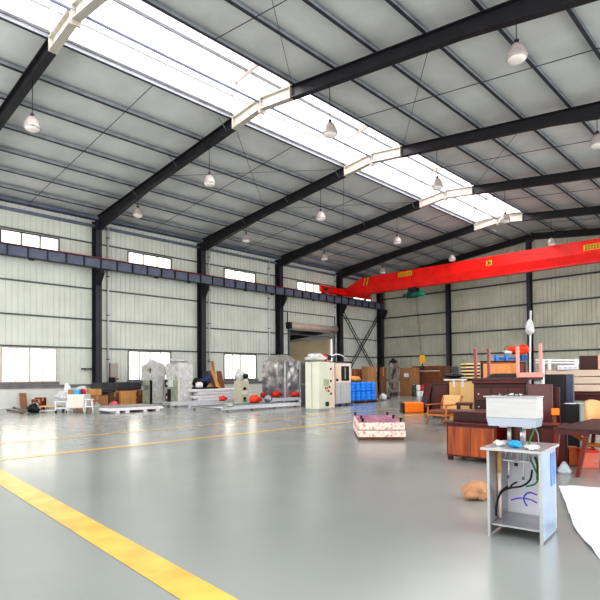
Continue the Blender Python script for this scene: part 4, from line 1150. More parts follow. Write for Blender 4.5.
# band
bd = [o_ for o_ in COL.objects if o_.name.startswith('wooden_crate') and abs(o_.location.x-(q0.x+.05+x1)/2) < .01][-1]
hx_ = (x1-q0.x-.05)/2
MB().box(-hx_-.03, hx_+.03, -.84, -.83, tz-.03, tz+.03).build('strap', M_CREAM, bd)
for i in range(1, 7):
    zz = z1*i/7
    MB().box(-hx_+.0, hx_, -.808, -.803, zz-.012, zz+.012).build('board_gap', M_CARDD, bd)
q1 = fl(441.5, 396.6)
tall = [(441.3, 446.7, 366.5)]
for a, b, vt in tall:
    xa = on(a, 394, 1, q1.y).x; xb = on(b, 394, 1, q1.y).x; z1 = on(a, vt, 1, q1.y).z
    wood_crate((xa, xb, q1.y, q1.y+.5, 0, z1), 'narrow dark brown upright crate beside the far wall column', M_CARDD, nb=3, name='upright_crate')
# small grey box on the column
p = on(453, 372, 1, YE-.9)
t = thing('electric_box', 'small grey electrical box on the far wall column', 'box', (p.x, YE-.62, p.z-.3))
MB().box(-.3, .3, -.09, .1, 0, .75, .02).build('housing', M_MIDGREY, t)
MB().box(-.26, .26, -.1, -.091, .04, .71).build('door', M_GIRT, t)
# jugs in front of the crate, two layers
JG = [(414.3, M_DRUMG, M_DRUMG, 'dark green', 'dark green'), (418.4, M_DRUMW, M_DRUMW, 'white', 'white'), (422.6, M_DRUMW, M_REDB, 'white', 'red'), (427, M_DRUMG, M_DRUMG, 'dark green', 'dark green'), (431.4, M_DRUMW, M_DRUMW, 'white', 'white')]
for k, (u, ma, mb_, na, nb_) in enumerate(JG):
    p, s_ = place(u, 396.3); r = 2.15*s_; h = 5.9*s_
    for lev, (m_, nm_) in enumerate(((ma, na), (mb_, nb_))):
        t = thing('plastic_jug', '%s plastic jug, %s from the left in the %s layer before the big crate' % (nm_, ORD[k], ('lower', 'upper')[lev]), 'jug', (p.x, p.y, lev*(h+.004)), .3*k, 'jugs stacked in front of the large crate')
        MB().lathe([(r*.92, 0), (r, .03), (r, h*.78), (r*.8, h*.9), (r*.4, h*.93)], n=16).build('body', m_, t)
        MB().lathe([(r*.34, h*.93), (r*.34, h*.985), (r*.28, h)], n=12).build('cap', M_WHITEP if m_ is M_DRUMG else M_BLUED, t)

# ---- marbled panels on the floor ---------------------------------------------------
p, s_ = place(381.5, 440.4); L = 47*s_; Dp = 2.25
rz = YAW-.05
h1, h2 = .215, .415
for k, (za, zb_, lab) in enumerate(((.07, .235, 'lower layer of pink speckled board packs on the floor, mid hall'), (.24, .42, 'upper pack of pink speckled boards with purple top, mid hall'))):
    t = thing('board_pack', lab, 'pack', (p.x, p.y, za), rz, 'two packs of speckled boards stacked mid floor')
    e = .02*(1-k)
    MB().box(-L/2-e+.02, L/2+e-.0, .0, Dp, 0, zb_-za-.012, .012).build('wrapped_sides', M_FOAM, t)
    MB().box(-L/2-e+.03, L/2+e-.02, .02, Dp-.02, zb_-za-.0115, zb_-za).build('top_sheet', M_PURPLE, t)
    if k:
        for (a, b) in ((-.42, .06), (-.40, .9), (-.48, 2.1), (.46, .12), (.40, 1.0), (.38, 2.1)):
            MB().lathe([(.02, 0), (.03, .01), (.025, .05), (.04, .07), (.02, .09)], (a, b, zb_-za), n=10).build('corner_knob', M_BLACK, t)
t = thing('timber_skid', 'dark skid under the speckled board packs', 'pallet', (p.x, p.y, 0), rz)
for y in (.03, Dp/2-.05, Dp-.15): MB().box(-L/2+.05, L/2-.03, y, y+.1, 0, .066).build('bearer', M_CARDD, t)

# ---- orange wrapped roll ---------------------------------------------------------------
p, s_ = place(414, 413.2); L = 21*s_; h = 10.8*s_
t = thing('orange_mattress_roll', 'bright orange wrapped block with dark end lying on the floor', 'bundle', p, YAW)
MB().box(-L/2+.06, L/2, 0, .6, 0, h, .07).build('orange_block', M_ORANGE, t)
MB().box(-L/2-.03, -L/2+.055, .03, .6, 0, h*.96, .04).build('dark_end', M_MAROOND, t)
# small dark thing on the floor near the far yellow line
p, s_ = place(388, 398.5)
t = thing('floor_scrap', 'small dark scrap on the floor right of the blue drums', 'scrap', p, YAW)
MB().blob((0, 0, 0), (.35, .3, .1), .3, 3).build('body', M_MAROOND, t)

# ---- leaning dark boards ----------------------------------------------------------------
for k, (u0, u1, ut0, ut1, m_, lab) in enumerate(((424.5, 427.6, 430.2, 432.2, M_MAROON, 'front maroon board leaning left of the wooden armchairs'), (428.6, 432.6, 433, 435.5, mat('dusky_violet_board', (.22, .14, .22), .4, 0, .2), 'dark violet board leaning behind the maroon one by the armchairs'))):
    b0 = fl(u0, 413); b1 = fl(u1, 413.3); dist = 20.3
    t0 = atdepth(ut0, 1.12, dist+.7); t1 = atdepth(ut1, 1.12, dist+.7)
    c0 = (b0+b1)/2; t = thing('leaning_board', lab, 'board', c0)
    off = Vector((-math.sin(YAW)*.9, math.cos(YAW)*.9, 0))
    A = [b0-c0, b1-c0, b1-c0+off, b0-c0+off]; B = [t0-c0, t1-c0, t1-c0+off, t0-c0+off]
    MB().hexa(A, B).build('panel', m_, t)
# dark maroon headboard behind the armchair
def facing_box(name, label, cat, u0, u1, vt, dist, dep, m, z0=0., bev=.01, rz=None, part='body', vb=None):
    """thing whose front stands at forward distance dist, spanning u0..u1, top at pixel row vt"""
    a = atdepth(u0, 0, dist); b = atdepth(u1, 0, dist)
    vh = 376.1-.0083*((u0+u1)/2-300)
    z1 = H+(vh-vt)*dist/FPX
    if vb is not None: z0 = H+(vh-vb)*dist/FPX
    th_ = math.atan(((u0+u1)/2-300)/FPX)
    L = (b-a).length*math.cos(th_); c = (a+b)/2; c.z = z0
    t = thing(name, label, cat, c, YAW-th_-.06 if rz is None else rz)
    MB().box(-L/2, L/2, 0, dep, 0, z1-z0, bev).build(part, m, t)
    return t, L, z1-z0
t, L, h = facing_box('maroon_headboard', 'dark maroon upright panel behind the wooden armchairs', 'panel', 432, 449, 383, 18.5, .12, M_MAROOND)
MB().box(-L/2+.06, L/2-.06, -.02, -.001, .2, h-.08, .005).build('inset_panel', M_MAROON, t)
t, L, h = facing_box('oak_cabinet', 'pale oak cabinet with two doors behind the beige armchair', 'cabinet', 449, 474, 381.5, 17.2, .6, M_OAK)
for a, b in ((-L/2+.02, -.08), (-.06, L/2-.02)): MB().box(a, b, -.02, -.001, .1, h-.03, .004).build('door', M_OAK if a < -.1 else mat('paler_oak', (.88, .73, .50), .5, 0, .08, 4, stretch=(2, 2, .2)), t)
for x in (-L/2+.15, L*.05): MB().box(x-.03, x+.03, -.03, .1, h-.18, h+.03).build('white_corner_guard', M_WHITE, t)
OAKZ = h
t, L, h = facing_box('dark_tabletop', 'dark tabletop with pale rim lying across the oak cabinet', 'tabletop', 444, 466.5, 378.3, 17.3, .55, M_MAROOND, z0=OAKZ+.035)
MB().box(-L/2-.01, L/2+.01, -.02, .0, -.0, .045).build('pale_rim', M_WHITEP, t)
sack(455, 376, 18, 5, 'black cushion-like bag heaped on the dark tabletop', M_BAGBLK, 'black_bag', 'bag', dist=17.6, z=OAKZ+.035+h+.001, seed=61)
# stack of shallow drawers/shelves
dist = 18.5; ph = None
zA = H+(375-380.5)*dist/FPX; zB = H+(375-363.3)*dist/FPX
a = atdepth(466, 0, dist); b = atdepth(480, 0, dist); L = (b-a).length
t, _, ch = facing_box('plinth_cabinet', 'dark cabinet hidden under the stack of pale drawers', 'cabinet', 465, 481, 380.5, dist, .7, M_MAROOND)
MB().box(-.2, .2, -.02, -.001, ch*.3, ch*.9).build('door', M_MAROON, t)
nd = 5; dz = (zB-zA)/nd
for k in range(nd):
    q = (a+b)/2; q.z = zA+.002+k*dz
    t = thing('shallow_drawer', 'pale-fronted shallow drawer, %s from the bottom of the stack of five' % ORD[k], 'drawer', q, YAW, 'shallow drawers stacked behind the red table legs')
    MB().box(-L/2, L/2, 0, .6, 0, dz*.5).build('tray', M_MAROOND, t)
    MB().box(-L/2, L/2, -.02, .58, dz*.5, dz-.004).build('front', mat('pale_yellow_front', (.90, .82, .60), .5), t)

# ---- wooden armchairs ---------------------------------------------------------------------
def armchair(loc, rz, label, wood, seat, back, pillow=None):
    t = thing('wooden_armchair', label, 'armchair', loc, rz, 'wooden framed armchairs left of the red desk')
    w_ = .34
    for sx_ in (-1, 1):
        MB().tube([(sx_*w_, -.32, 0), (sx_*w_, -.30, .3), (sx_*w_, -.28, .60)], .026).build('front_leg', wood, t)
        MB().tube([(sx_*w_, .38, 0), (sx_*w_, .32, .35), (sx_*w_, .34, .60), (sx_*w_, .46, .86)], .026).build('rear_leg', wood, t)
        mb = MB(); mb.hexa([(sx_*w_-.045, -.36, .59), (sx_*w_+.045, -.36, .59), (sx_*w_+.035, .36, .60), (sx_*w_-.035, .36, .60)], [(sx_*w_-.045, -.36, .625), (sx_*w_+.045, -.36, .625), (sx_*w_+.035, .36, .635), (sx_*w_-.035, .36, .635)]); mb.build('armrest', wood, t)
        MB().box(sx_*w_-.02, sx_*w_+.02, -.3, .33, .28, .34).build('side_rail', wood, t)
    MB().box(-w_, w_, -.32, -.28, .28, .34).build('front_rail', wood, t)
    MB().box(-w_+.03, w_-.03, -.33, .3, .345, .46, .04).build('seat_cushion', seat, t)
    mb = MB(); M_ = Matrix.Translation((0, .30, .44)) @ Matrix.Rotation(-.25, 4, 'X')
    mb.box(-w_+.03, w_-.03, 0, .11, 0, .46, .04, M_); mb.build('back_cushion', back, t)
    return t
def chair_at(u, v, rz, *a):
    p, s_ = place(u, v); return armchair(p, rz, *a)
chair_at(443.5, 425, YAW-.95, 'honey wood armchair with brown seat, nearest and leftmost', M_TEAK, M_BROWNC, M_BEIGE)
chair_at(458, 414, YAW+.2, 'beige upholstered armchair with red-brown arms before the oak cabinet', M_REDWOOD, M_BEIGE, M_BEIGE)
chair_at(446, 411, YAW-.9, 'honey wood armchair with yellow cushions, half behind the nearest one', M_TEAK, mat('yellow_cushion', (.90, .74, .40), .8), mat('yellow_cushion', (.90, .74, .40), .8))
# flat maroon boards lying by the chairs
t, L, h = facing_box('low_side_table', 'low maroon side table between the armchairs and the dark bureau', 'table', 455, 472, 403, 13.2, .6, M_MAROON, vb=405.5)
zz = t.location.z; h = h
for sx_ in (-1, 1):
    for y in (.05, .55): MB().box(sx_*(L/2-.05)-.025, sx_*(L/2-.05)+.025, y-.025, y+.025, -zz, 0).build('leg', M_MAROON, t)

# ---- red-brown chest with orange-grained front ------------------------------------------------
n0 = fl(447, 459.5); x1 = on(497, 462, 1, n0.y).x; z1 = on(447, 423.5, 1, n0.y).z
Lx = x1-n0.x
t = thing('wooden_chest', 'red-brown low cabinet with glossy orange-grained front, left of steel machine', 'cabinet', ((n0.x+x1)/2, n0.y, 0))
MB().box(-Lx/2, Lx/2, 0, .62, .07, z1, .006).build('carcass', M_MAROON, t)
for k in range(2):
    a = -Lx/2+.03+k*(Lx-.06)/2
    MB().box(a+.002, a+(Lx-.06)/2-.002, -.016, -.001, .10, z1-.045, .003).build('door', M_ORWOOD, t)
MB().box(-Lx/2-.03, Lx/2+.03, -.035, .66, z1, z1+.03, .006).build('top', M_MAROON, t)
for sx_ in (-1, 1):
    for y in (.04, .56): MB().box(sx_*(Lx/2-.05)-.035, sx_*(Lx/2-.05)+.035, y-.035, y+.035, 0, .069).build('foot', M_MAROOND, t)
# second unit resting on it
t = thing('drawer_box', 'shallow maroon drawer box lying on the orange-fronted cabinet', 'drawer', ((n0.x+x1)/2-.04, n0.y+.28, z1+.032))
MB().box(-Lx/2+.02, Lx/2-.2, 0, .5, 0, .16, .006).build('body', M_MAROON, t)
MB().box(-Lx/2+.05, Lx/2-.23, -.012, -.001, .02, .14, .003).build('front', M_MAROOND, t)
MB().box(-Lx/2, Lx/2-.18, -.02, .52, .161, .185, .004).build('top', mat('pale_maroon_top', (.36, .17, .15), .3, 0, .3, 4, coat=.4), t)  # top a paler maroon than the body

# ---- big dark bureau in the middle ----------------------------------------------------------------
t, L, h = facing_box('dark_bureau', 'large dark maroon bureau with small knobs behind the steel machine', 'bureau', 473, 526, 383.5, 11.2, .75, M_MAROOND, rz=YAW-.45)
MB().box(-L/2-.03, L/2+.03, -.05, .78, h, h+.07, .01).build('top_slab', M_MAROON, t)
for r in range(4):
    for c_ in range(3):
        a = -L/2+.03+c_*(L-.06)/3; z = .12+r*(h-.2)/4
        q = MB().box(a+.008, a+(L-.06)/3-.008, -.018, -.001, z, z+(h-.2)/4-.015, .004).build('drawer', M_MAROON if r == 3 else M_MAROOND, t)
        xm = a+(L-.06)/6
        kn = MB().lathe([(.012, 0), (.018, .012), (.008, .02)], n=10).build('knob', M_CHROME, q)
        kn.location = (a+.07 if c_ == 0 else xm, -.018, z+.13); kn.rotation_euler = (PI/2, 0, 0)
BZ = h+.07; BC = t.location.copy()
# upturned table on the bureau: slab with legs in the air
def slab_table(name, label, pts, th, legs, z, leg_h, mtop, mleg, mleg2=None):
    c = sum(pts, Vector((0, 0, 0)))/len(pts); c.z = z
    t = thing(name, label, 'table', c)
    mb = MB(); mb.extrude([(p_.x-c.x, p_.y-c.y, 0) for p_ in pts], (0, 0, th)); mb.build('tabletop', mtop, t)
    for i, (q, hh_, m_) in enumerate(legs):
        mb = MB(); mb.hexa([(q.x-c.x-.026, q.y-c.y-.026, th), (q.x-c.x+.026, q.y-c.y-.026, th), (q.x-c.x+.026, q.y-c.y+.026, th), (q.x-c.x-.026, q.y-c.y+.026, th)],
                           [(q.x-c.x-.03, q.y-c.y-.03, th+hh_), (q.x-c.x+.03, q.y-c.y-.03, th+hh_), (q.x-c.x+.03, q.y-c.y+.03, th+hh_), (q.x-c.x-.03, q.y-c.y+.03, th+hh_)])
        mb.build('leg', m_, t)
    return t
def hz_at(v, dist, u=500): return H+(376.1-.0083*(u-300)-v)*dist/FPX
q = [(475.8, 11.35), (489, 11.75), (518, 11.45), (541, 11.75)]
P4 = [atdepth(u, 0, d) for u, d in ((473, 11.2), (543, 11.55), (541, 12.1), (487, 12.0))]
legs = []
for (u, d), vt, m_ in zip(q, (348.5, 348.8, 346.5, 343.5), (M_REDWOOD, M_REDWOOD, M_PINKWOOD, M_PINKWOOD)):
    legs.append((atdepth(u, 0, d), hz_at(vt, d, u)-(BZ+.001)-.05, m_))
slab_table('upturned_table', 'upturned dining table on the bureau with red and pink legs in air', P4, .05, legs, BZ+.001, .7, M_MAROON, M_REDWOOD)
# pink board and black tray on it
t, L, h = facing_box('pink_board', 'pale pink painted board lying on the upturned table', 'board', 518.5, 544, 374.3, 11.25, .22, M_PINKWOOD, vb=378.8)
t.location.z = BZ+.053
MB().box(-L/2+.03, L/2-.03, .02, .2, h+.001, h+.012).build('ledge', M_PINKWOOD, t)
t = thing('black_tray', 'black shallow tray lying on the left half of the upturned table', 'tray', atdepth(505, BZ+.053, 11.45), YAW)
MB().hexa([(-.38, 0, 0), (.28, 0, 0), (.28, .15, 0), (-.38, .15, 0)], [(-.22, 0, .09), (.28, 0, .09), (.28, .15, .09), (-.22, .15, .09)]).build('body', M_BLACK, t)
MB().box(-.2, .26, -.008, -.001, .02, .03).build('rim', M_MAROOND, t)
# wrapped white pole
dist = 12.4
p = atdepth(530, 0, dist)
t = thing('wrapped_pole', 'tall thin white pole with crumpled wrapping rising above the furniture', 'pole', p, YAW)
zt_ = hz_at(310.5, dist, 531)
MB().tube([(.0, 0, 0), (.0, 0, 1.4), (.01, 0, 2.0), (.045, 0, zt_)], .024).build('shaft', M_FILM, t)
zw0, zw1 = hz_at(335, dist, 531), hz_at(319, dist, 531)
MB().lathe([(.03, zw0), (.10, zw0+.08), (.09, zw0+.2), (.06, zw1-.05), (.02, zw1)], (.02, 0, 0), n=9, rib=.35).build('wrapping', M_FILM, t)
# ---- orange wood wardrobe lying behind, with things on it --------------------------------------------
t, L, h = facing_box('orange_wardrobe', 'glossy orange-brown wood cabinet behind the red table legs', 'cabinet', 480.5, 517, 361.8, 15.0, .8, M_ORWOOD)
MB().box(-L/2-.02, L/2+.02, -.03, .82, h, h+.03).build('top', M_MAROOND, t)
MB().box(-L/2-.0, -L/2+.06, -.015, -.001, .05, h-.02).build('edge_strip', M_MAROOND, t)
MB().box(-L/2+.07, L/2-.02, -.02, -.001, .1, h-.05, .004).build('door', mat('honey_orange_wood', (.84, .52, .26), .35, 0, .2, 5, stretch=(3, 3, .3), coat=.3), t)
WZ = h+.031
t, L, h2_ = facing_box('maroon_post_pair', 'maroon upright board right of the orange-brown cabinet', 'board', 518.2, 526, 361.8, 15.0, .5, M_MAROON)
MB().box(-.05, .05, -.012, -.001, .1, h2_-.05).build('groove', M_REDWOOD, t)
p = atdepth(517, WZ, 15.05)
t = thing('blue_channel', 'blue painted steel channel lying on the orange-brown cabinet', 'beam', p, YAW)
s_ = 15/FPX
MB().box(-20*s_, 11*s_, .1, .16, 0.03, .10).build('channel', M_BLUED, t)
for x in (-18.5*s_, -8.5*s_, 7.5*s_, 10.3*s_): MB().box(x-.035, x+.035, .06, .24, 0, .16).build('bracket', M_BLUE if x < -5*s_ else M_BLUED, t)
t = thing('orange_hose_bundle', 'orange cloth and hose bundle piled above the blue channel', 'bundle', atdepth(520, WZ+.185, 15.2), YAW)
MB().blob((0, 0, 0), (.62, .3, .27), .25, 14).build('cloth', M_MOTOR, t)
MB().tube([(-.3, 0, .03), (-.42, .02, .16), (-.36, .0, .24), (-.2, -.03, .22), (-.1, -.05, .08)], .03).build('hose', M_CARD, t)
t = thing('white_rag', 'white rag lying beside the orange bundle on the cabinet', 'cloth', atdepth(508.5, WZ+.185, 15.2), YAW)
MB().blob((0, 0, 0), (.22, .25, .11), .3, 15).build('cloth', M_WHITEP, t)
# ---- standing plum boards ---------------------------------------------------------------------------
for k, (u0, u1, vt, d, m_, lab) in enumerate((
    (527.5, 552.3, 384.0, 10.4, mat('plum_panel', (.34, .12, .13), .28, 0, .25, 2.5, coat=.4), 'plum-coloured door panel standing behind the steel machine head'),
    (552.7, 559.5, 387.0, 10.6, M_MAROON, 'narrow maroon panel edge right of the plum door panel'))):
    t, L, h = facing_box('furniture_panel', lab, 'panel', u0, u1, vt, d, .06, m_)
    MB().box(-L/2+.05, L/2-.05, -.008, -.001, .1, h-.06, .003).build('inset', m_, t)
# small yellow clamp
t = thing('yellow_clamp', 'small yellow-orange part clipped on the maroon panels', 'clamp', atdepth(554.5, 0, 9.9), YAW)
zc = hz_at(415, 9.9, 555)
MB().box(-.08, .06, -.05, .0, zc, zc+.13, .01).build('block', M_ORANGE, t)
MB().box(-.02, .02, -.0, .03, 0, zc).build('stem', M_CARDR, t)
# ---- black tv cabinet ---------------------------------------------------------------------------------
t, L, h = facing_box('black_cabinet', 'tall black cabinet with bluish side behind the maroon panels', 'cabinet', 544.5, 565, 374.3, 12.2, .6, M_BLACK)
MB().box(L/2+.001, L/2+.17, -.0, .55, .3, h-.0, .02).build('side_panel', mat('bluish_grey_panel', (.24, .26, .34), .3, 0, .1), t)
MB().box(-L/2+.04, L/2-.04, -.012, -.001, .1, h-.1, .004).build('front', M_BLACK, t)
t, L, h = facing_box('black_box', 'low black box with silver strips on top, right of the maroon panels', 'box', 560, 578.5, 404, 10.8, .5, M_BLACK, vb=424)
zz = t.location.z; t.location.z = 0
t.children[0].scale.z = (h+zz)/h
for k in range(2):
    MB().box(-.1+k*.1, .12+k*.12, .05+k*.14, .09+k*.14, h+zz+.001, h+zz+.02).build('silver_strip', M_CHROME, t)
# ---- plank stack on the right --------------------------------------------------------------------------
dist = 14.2
a = atdepth(546, 0, dist); b = atdepth(618, 0, dist); L = (b-a).length*.9
zr = [(hz_at(396.5, dist), hz_at(392.2, dist), M_MAROON, 'maroon plank layer at the bottom of the plank stack'),
      (hz_at(392.0, dist), hz_at(384.8, dist), M_PLANK, 'raw plank layer low in the stack right of the black cabinet'),
      (hz_at(384.4, dist), hz_at(377.3, dist), M_PLANK, 'raw plank layer in the middle of the stack on the right'),
      (hz_at(376.9, dist), hz_at(370.2, dist), M_PLANK, 'topmost raw plank layer of the stack on the right')]
c = (a+b)/2
PR = YAW-.45
t = thing('support_block', 'grey-green wrapped base carrying the plank stack on the right', 'block', (c.x, c.y, 0), PR)
zb_ = zr[0][0]
MB().box(-L/2+.1, L/2, .08, .9, 0, zb_-.12, .02).build('block', mat('grey_green_wrap', (.66, .68, .62), .5, 0, .1, 3, bump=.3), t)
MB().box(-L/2, L/2, .0, 1.0, zb_-.119, zb_-.002).build('top_board', M_MAROOND, t)
for za, zb2, m_, lab in zr:
    t = thing('plank_layer', lab, 'plank', (c.x, c.y, za), PR, 'layers of the plank stack')
    MB().box(-L/2, L/2, -.02 if m_ is M_PLANK else .02, 1.0, 0, zb2-za-.012, .012).build('plank', m_, t)
    MB().box(-L/2+.01, L/2-.01, .0, .98, zb2-za-.011, zb2-za-.002).build('spacer_gap', M_CARDD, t)
PZ = zr[-1][1]
# things on the stack
def on_stack(u0, u1, h_px, dist_, name, label, cat, m, dep=.35, back=.0):
    s_ = dist_/FPX; p = atdepth((u0+u1)/2, PZ, dist_); L = (u1-u0)*s_
    t = thing(name, label, cat, p, PR)
    MB().box(-L/2, L/2, 0, dep, 0, h_px*s_, .008).build('body', m, t); return t, L, h_px*s_
t, L, h = on_stack(581.2, 597, 13.9, 14.35, 'brown_carton', 'dark brown open box on the plank stack, far right', 'box', M_MAROOND, .5)
MB().box(L/2+.001, L/2+.25, 0, .5, 0, h+.01, .005).build('pink_side', mat('pink_board_side', (.92, .66, .56), .5), t)
for k in range(4):
    u0 = 558+k*5
    t, L, h = on_stack(u0, u0+4.7, 4.6, 14.3, 'white_carton', 'small white carton on the plank stack, %s from the left in its row' % ORD[k], 'box', M_WHITE, .3)
    t['group'] = 'small white cartons on the plank stack'
    MB().box(-L/4, L/4, -.006, -.001, h*.3, h*.55).build('printed_mark', mat('lilac_print', (.70, .66, .85), .5), t)
# white pipe rack further back
dist = 19
p = atdepth(561, 0, dist); s_ = dist/FPX
t = thing('white_pipe_rack', 'white tubular rack with horizontal rails behind the plank stack', 'rack', p, YAW)
for v in (360.4, 363.0):
    MB().cyl((-25*s_, 0, hz_at(v, dist)), (20*s_, 0, hz_at(v, dist)-.02), .035, n=8).build('rail', M_WHITEP, t)
for u in (-18, -11.5+.0, 15.5): MB().box(u*s_-.05, u*s_+.05, -.04, .04, 0, hz_at(359.5, dist)).build('post', M_WHITEP, t)
t, L, h = facing_box('dark_goods', 'dark brown goods lying behind the white tubular rack', 'goods', 543, 574, 364.5, 20.5, .8, mat('brown_goods', (.40, .33, .30), .7, 0, .4, 3, col2=(.70, .66, .62)))
MB().box(-L/2, L/2, -.02, -.001, h*.55, h*.6).build('band', M_DKGREY, t)

# ---- chair at the right edge ------------------------------------------------------------------------------
p = atdepth(611, 0, 9.9)
t = thing('upholstered_chair', 'tan upholstered chair with rounded back at the right edge', 'chair', p, YAW+.35)
mb = MB(); secs = []
for k in range(13):
    an = PI*(.02+.96*k/12)
    secs.append((-.30*math.cos(an)*1.0, .25+.22*math.sin(an)))
zt0 = hz_at(400.5, 9.9, 596)
g = []
for (x, y) in secs:
    w_ = math.sin(PI*(secs.index((x, y))/12)); top = .62+(zt0-.62)*(w_**.35)
    d_in = Vector((x, y-.25, 0)).normalized()*.07
    g.append([mb.b.verts.new((x, y, .35)), mb.b.verts.new((x, y, top)), mb.b.verts.new((x-d_in.x, y-d_in.y, top)), mb.b.verts.new((x-d_in.x, y-d_in.y, .35))])
for A, B in zip(g, g[1:]):
    for i in range(4): mb._face((A[i], A[(i+1) % 4], B[(i+1) % 4], B[i]), True)
mb._face(g[0][::-1]); mb._face(g[-1]); mb.build('back', mat('tan_leather', (.88, .64, .42), .5, 0, .1, 4), t)
MB().box(-.27, .27, -.22, .32, .34, .47, .05).build('seat', M_BROWNC, t)
for sx_ in (-1, 1):
    for y in (-.18, .34): MB().cyl((sx_*.22, y, .34), (sx_*.25, y+.0, 0), .025, .018, n=8).build('leg', M_TEAK, t)

# ---- dark table with splayed legs -----------------------------------------------------------------------------
TZ = .71
A = fl(553.3, 427.5, TZ); B = fl(589, 428.8, TZ); C = fl(585.5, 416.8, TZ)
ly = 2.0
x0, x1, y0 = A.x, B.x, (A.y+B.y)/2
t = thing('dark_table', 'dark wood table with splayed red legs in the right foreground', 'table', ((x0+x1)/2, y0, 0))
hx_ = (x1-x0)/2
MB().box(-hx_-.02, hx_+.9, -.02, ly, TZ-.025, TZ, .006).build('tabletop', mat('dark_plum_top', (.26, .16, .16), .5, 0, .2, 14, coat=.05, spec=.3), t)
MB().box(-hx_+.0, hx_+.02, .0, .04, TZ-.10, TZ-.026).build('front_apron', M_MAROON, t)
lb = fl(577.5, 477) - Vector(((x0+x1)/2, y0, 0))
def leg(xt, yt, xb, yb): 
    mb = MB(); a = .035; b = .024
    mb.hexa([(xb-b, yb-b, 0), (xb+b, yb-b, 0), (xb+b, yb+b, 0), (xb-b, yb+b, 0)], [(xt-a, yt-a, TZ-.026), (xt+a, yt-a, TZ-.026), (xt+a, yt+a, TZ-.026), (xt-a, yt+a, TZ-.026)])
    mb.build('leg', mat('red_brown_leg', (.42, .12, .07), .4, 0, .2, 3, coat=.1), t)
leg(hx_-.01, .04, lb.x, lb.y)
leg(-hx_+.03, .04, -hx_-.08, lb.y+.05)
leg(hx_+.84, ly-.08, hx_+.9, ly-.02)
leg(-hx_+.03, ly-.08, -hx_-.05, ly-.02)
mb = MB(); mb.tube([(-hx_+.15, .3, .60), (-hx_+.35, .25, .50), (0+.1, .22, .46), (hx_+.4, .3, .47), (hx_+.8, .5, .52)], .03); mb.build('curved_stretcher', M_TEAK, t)
mb = MB(); mb.hexa([(hx_, .03, TZ-.07), (hx_+.85, .45, TZ-.07), (hx_+.85, .49, TZ-.07), (hx_, .07, TZ-.07)], [(hx_, .03, TZ-.026), (hx_+.85, .45, TZ-.026), (hx_+.85, .49, TZ-.026), (hx_, .07, TZ-.026)]); mb.build('side_apron', M_MAROON, t)
# boxes under the table
for k, (u0, u1, vt, vb, m_, lab) in enumerate(((569.5, 580.5, 448.5, 465, mat('orange_printed_carton', (.93, .50, .28), .5, 0, .1, 5), 'orange carton under the dark table, left of the leg'), (583, 598.5, 450.5, 468, mat('salmon_printed_carton', (.95, .50, .40), .5, 0, .1, 5), 'salmon carton under the dark table, right of the leg'))):
    p, s_ = place((u0+u1)/2, vb); L = (u1-u0)*s_; h = (vb-vt)*s_
    t = thing('printed_carton', lab, 'box', p, YAW-.2)
    MB().box(-L/2, L/2, 0, .3, 0, h, .006).build('carton', m_, t)
    MB().box(-L/2-.004, L/2+.004, -.004, .304, h*.86, h+.004, .0).build('lid', M_MOTOR if k else m_, t)
    MB().box(L*.15, L*.38, -.006, -.0045, h*.35, h*.5).build('printed_mark', M_PINKWOOD, t)
p, s_ = place(568, 474)
t = thing('clear_bag', 'crumpled clear plastic bag on the floor by the table leg', 'bag', p, YAW)
MB().lathe([(.09, 0), (.10, .03), (.05, .12), (.02, .17)], (0, .1, 0), n=9, rib=.25).build('film', mat('clear_crumpled_film', (.80, .84, .88), .2, 0, .15, 9, bump=.8), t)
# maroon low cabinet behind the steel machine
n0 = fl(551, 465.5); p, s_ = n0, 0
d_ = (n0-Vector((0, 0, H))).dot(F_)
t, L, h = facing_box('maroon_low_cabinet', 'dark maroon low cabinet standing right behind the steel machine', 'cabinet', 512, 565.5, 426, d_, .4, M_MAROOND)
for k in range(2): MB().box(-L/2+.03+k*L/2, -.03+k*L/2, -.015, -.001, .06, h-.04, .004).build('door', M_MAROON, t)
MB().box(-L/2-.02, L/2+.02, -.03, .47, h, h+.025, .005).build('top', M_MAROON, t)

# ---- white sheet and carton in the foreground ---------------------------------------------------------------
t = thing('white_sheet', 'white cloth sheet spread on the floor at the lower right', 'sheet', fl(585, 500))
c0 = t.location
P_ = [fl(558.5, 486), fl(600, 488.5), fl(640, 491), fl(650, 540), fl(600, 560), fl(575, 530), fl(565, 503)]
mb = MB(); ring = [mb.b.verts.new(p_-c0+Vector((0, 0, .012))) for p_ in P_]
cc = mb.b.verts.new(sum((p_-c0 for p_ in P_), Vector())/len(P_)+Vector((0, 0, .05)))
for i in range(len(ring)): mb._face((ring[i], ring[(i+1) % len(ring)], cc))
bmesh.ops.subdivide_edges(mb.b, edges=mb.b.edges[:], cuts=6, use_grid_fill=True)
for v in mb.b.verts: v.co.z = max(.006, v.co.z+.025*noise.noise(v.co*5))
for f_ in mb.b.faces: f_.smooth = True
mb.build('cloth', M_CLOTHW, t)
sack(478, 501.5, 24, 17, 'brown paper sack on the floor left of the steel machine', mat('brown_paper', (.74, .55, .40), .8, 0, .2, 6, bump=.5), 'paper_sack', 'bag', seed=71, amp=.32, depth=.25)

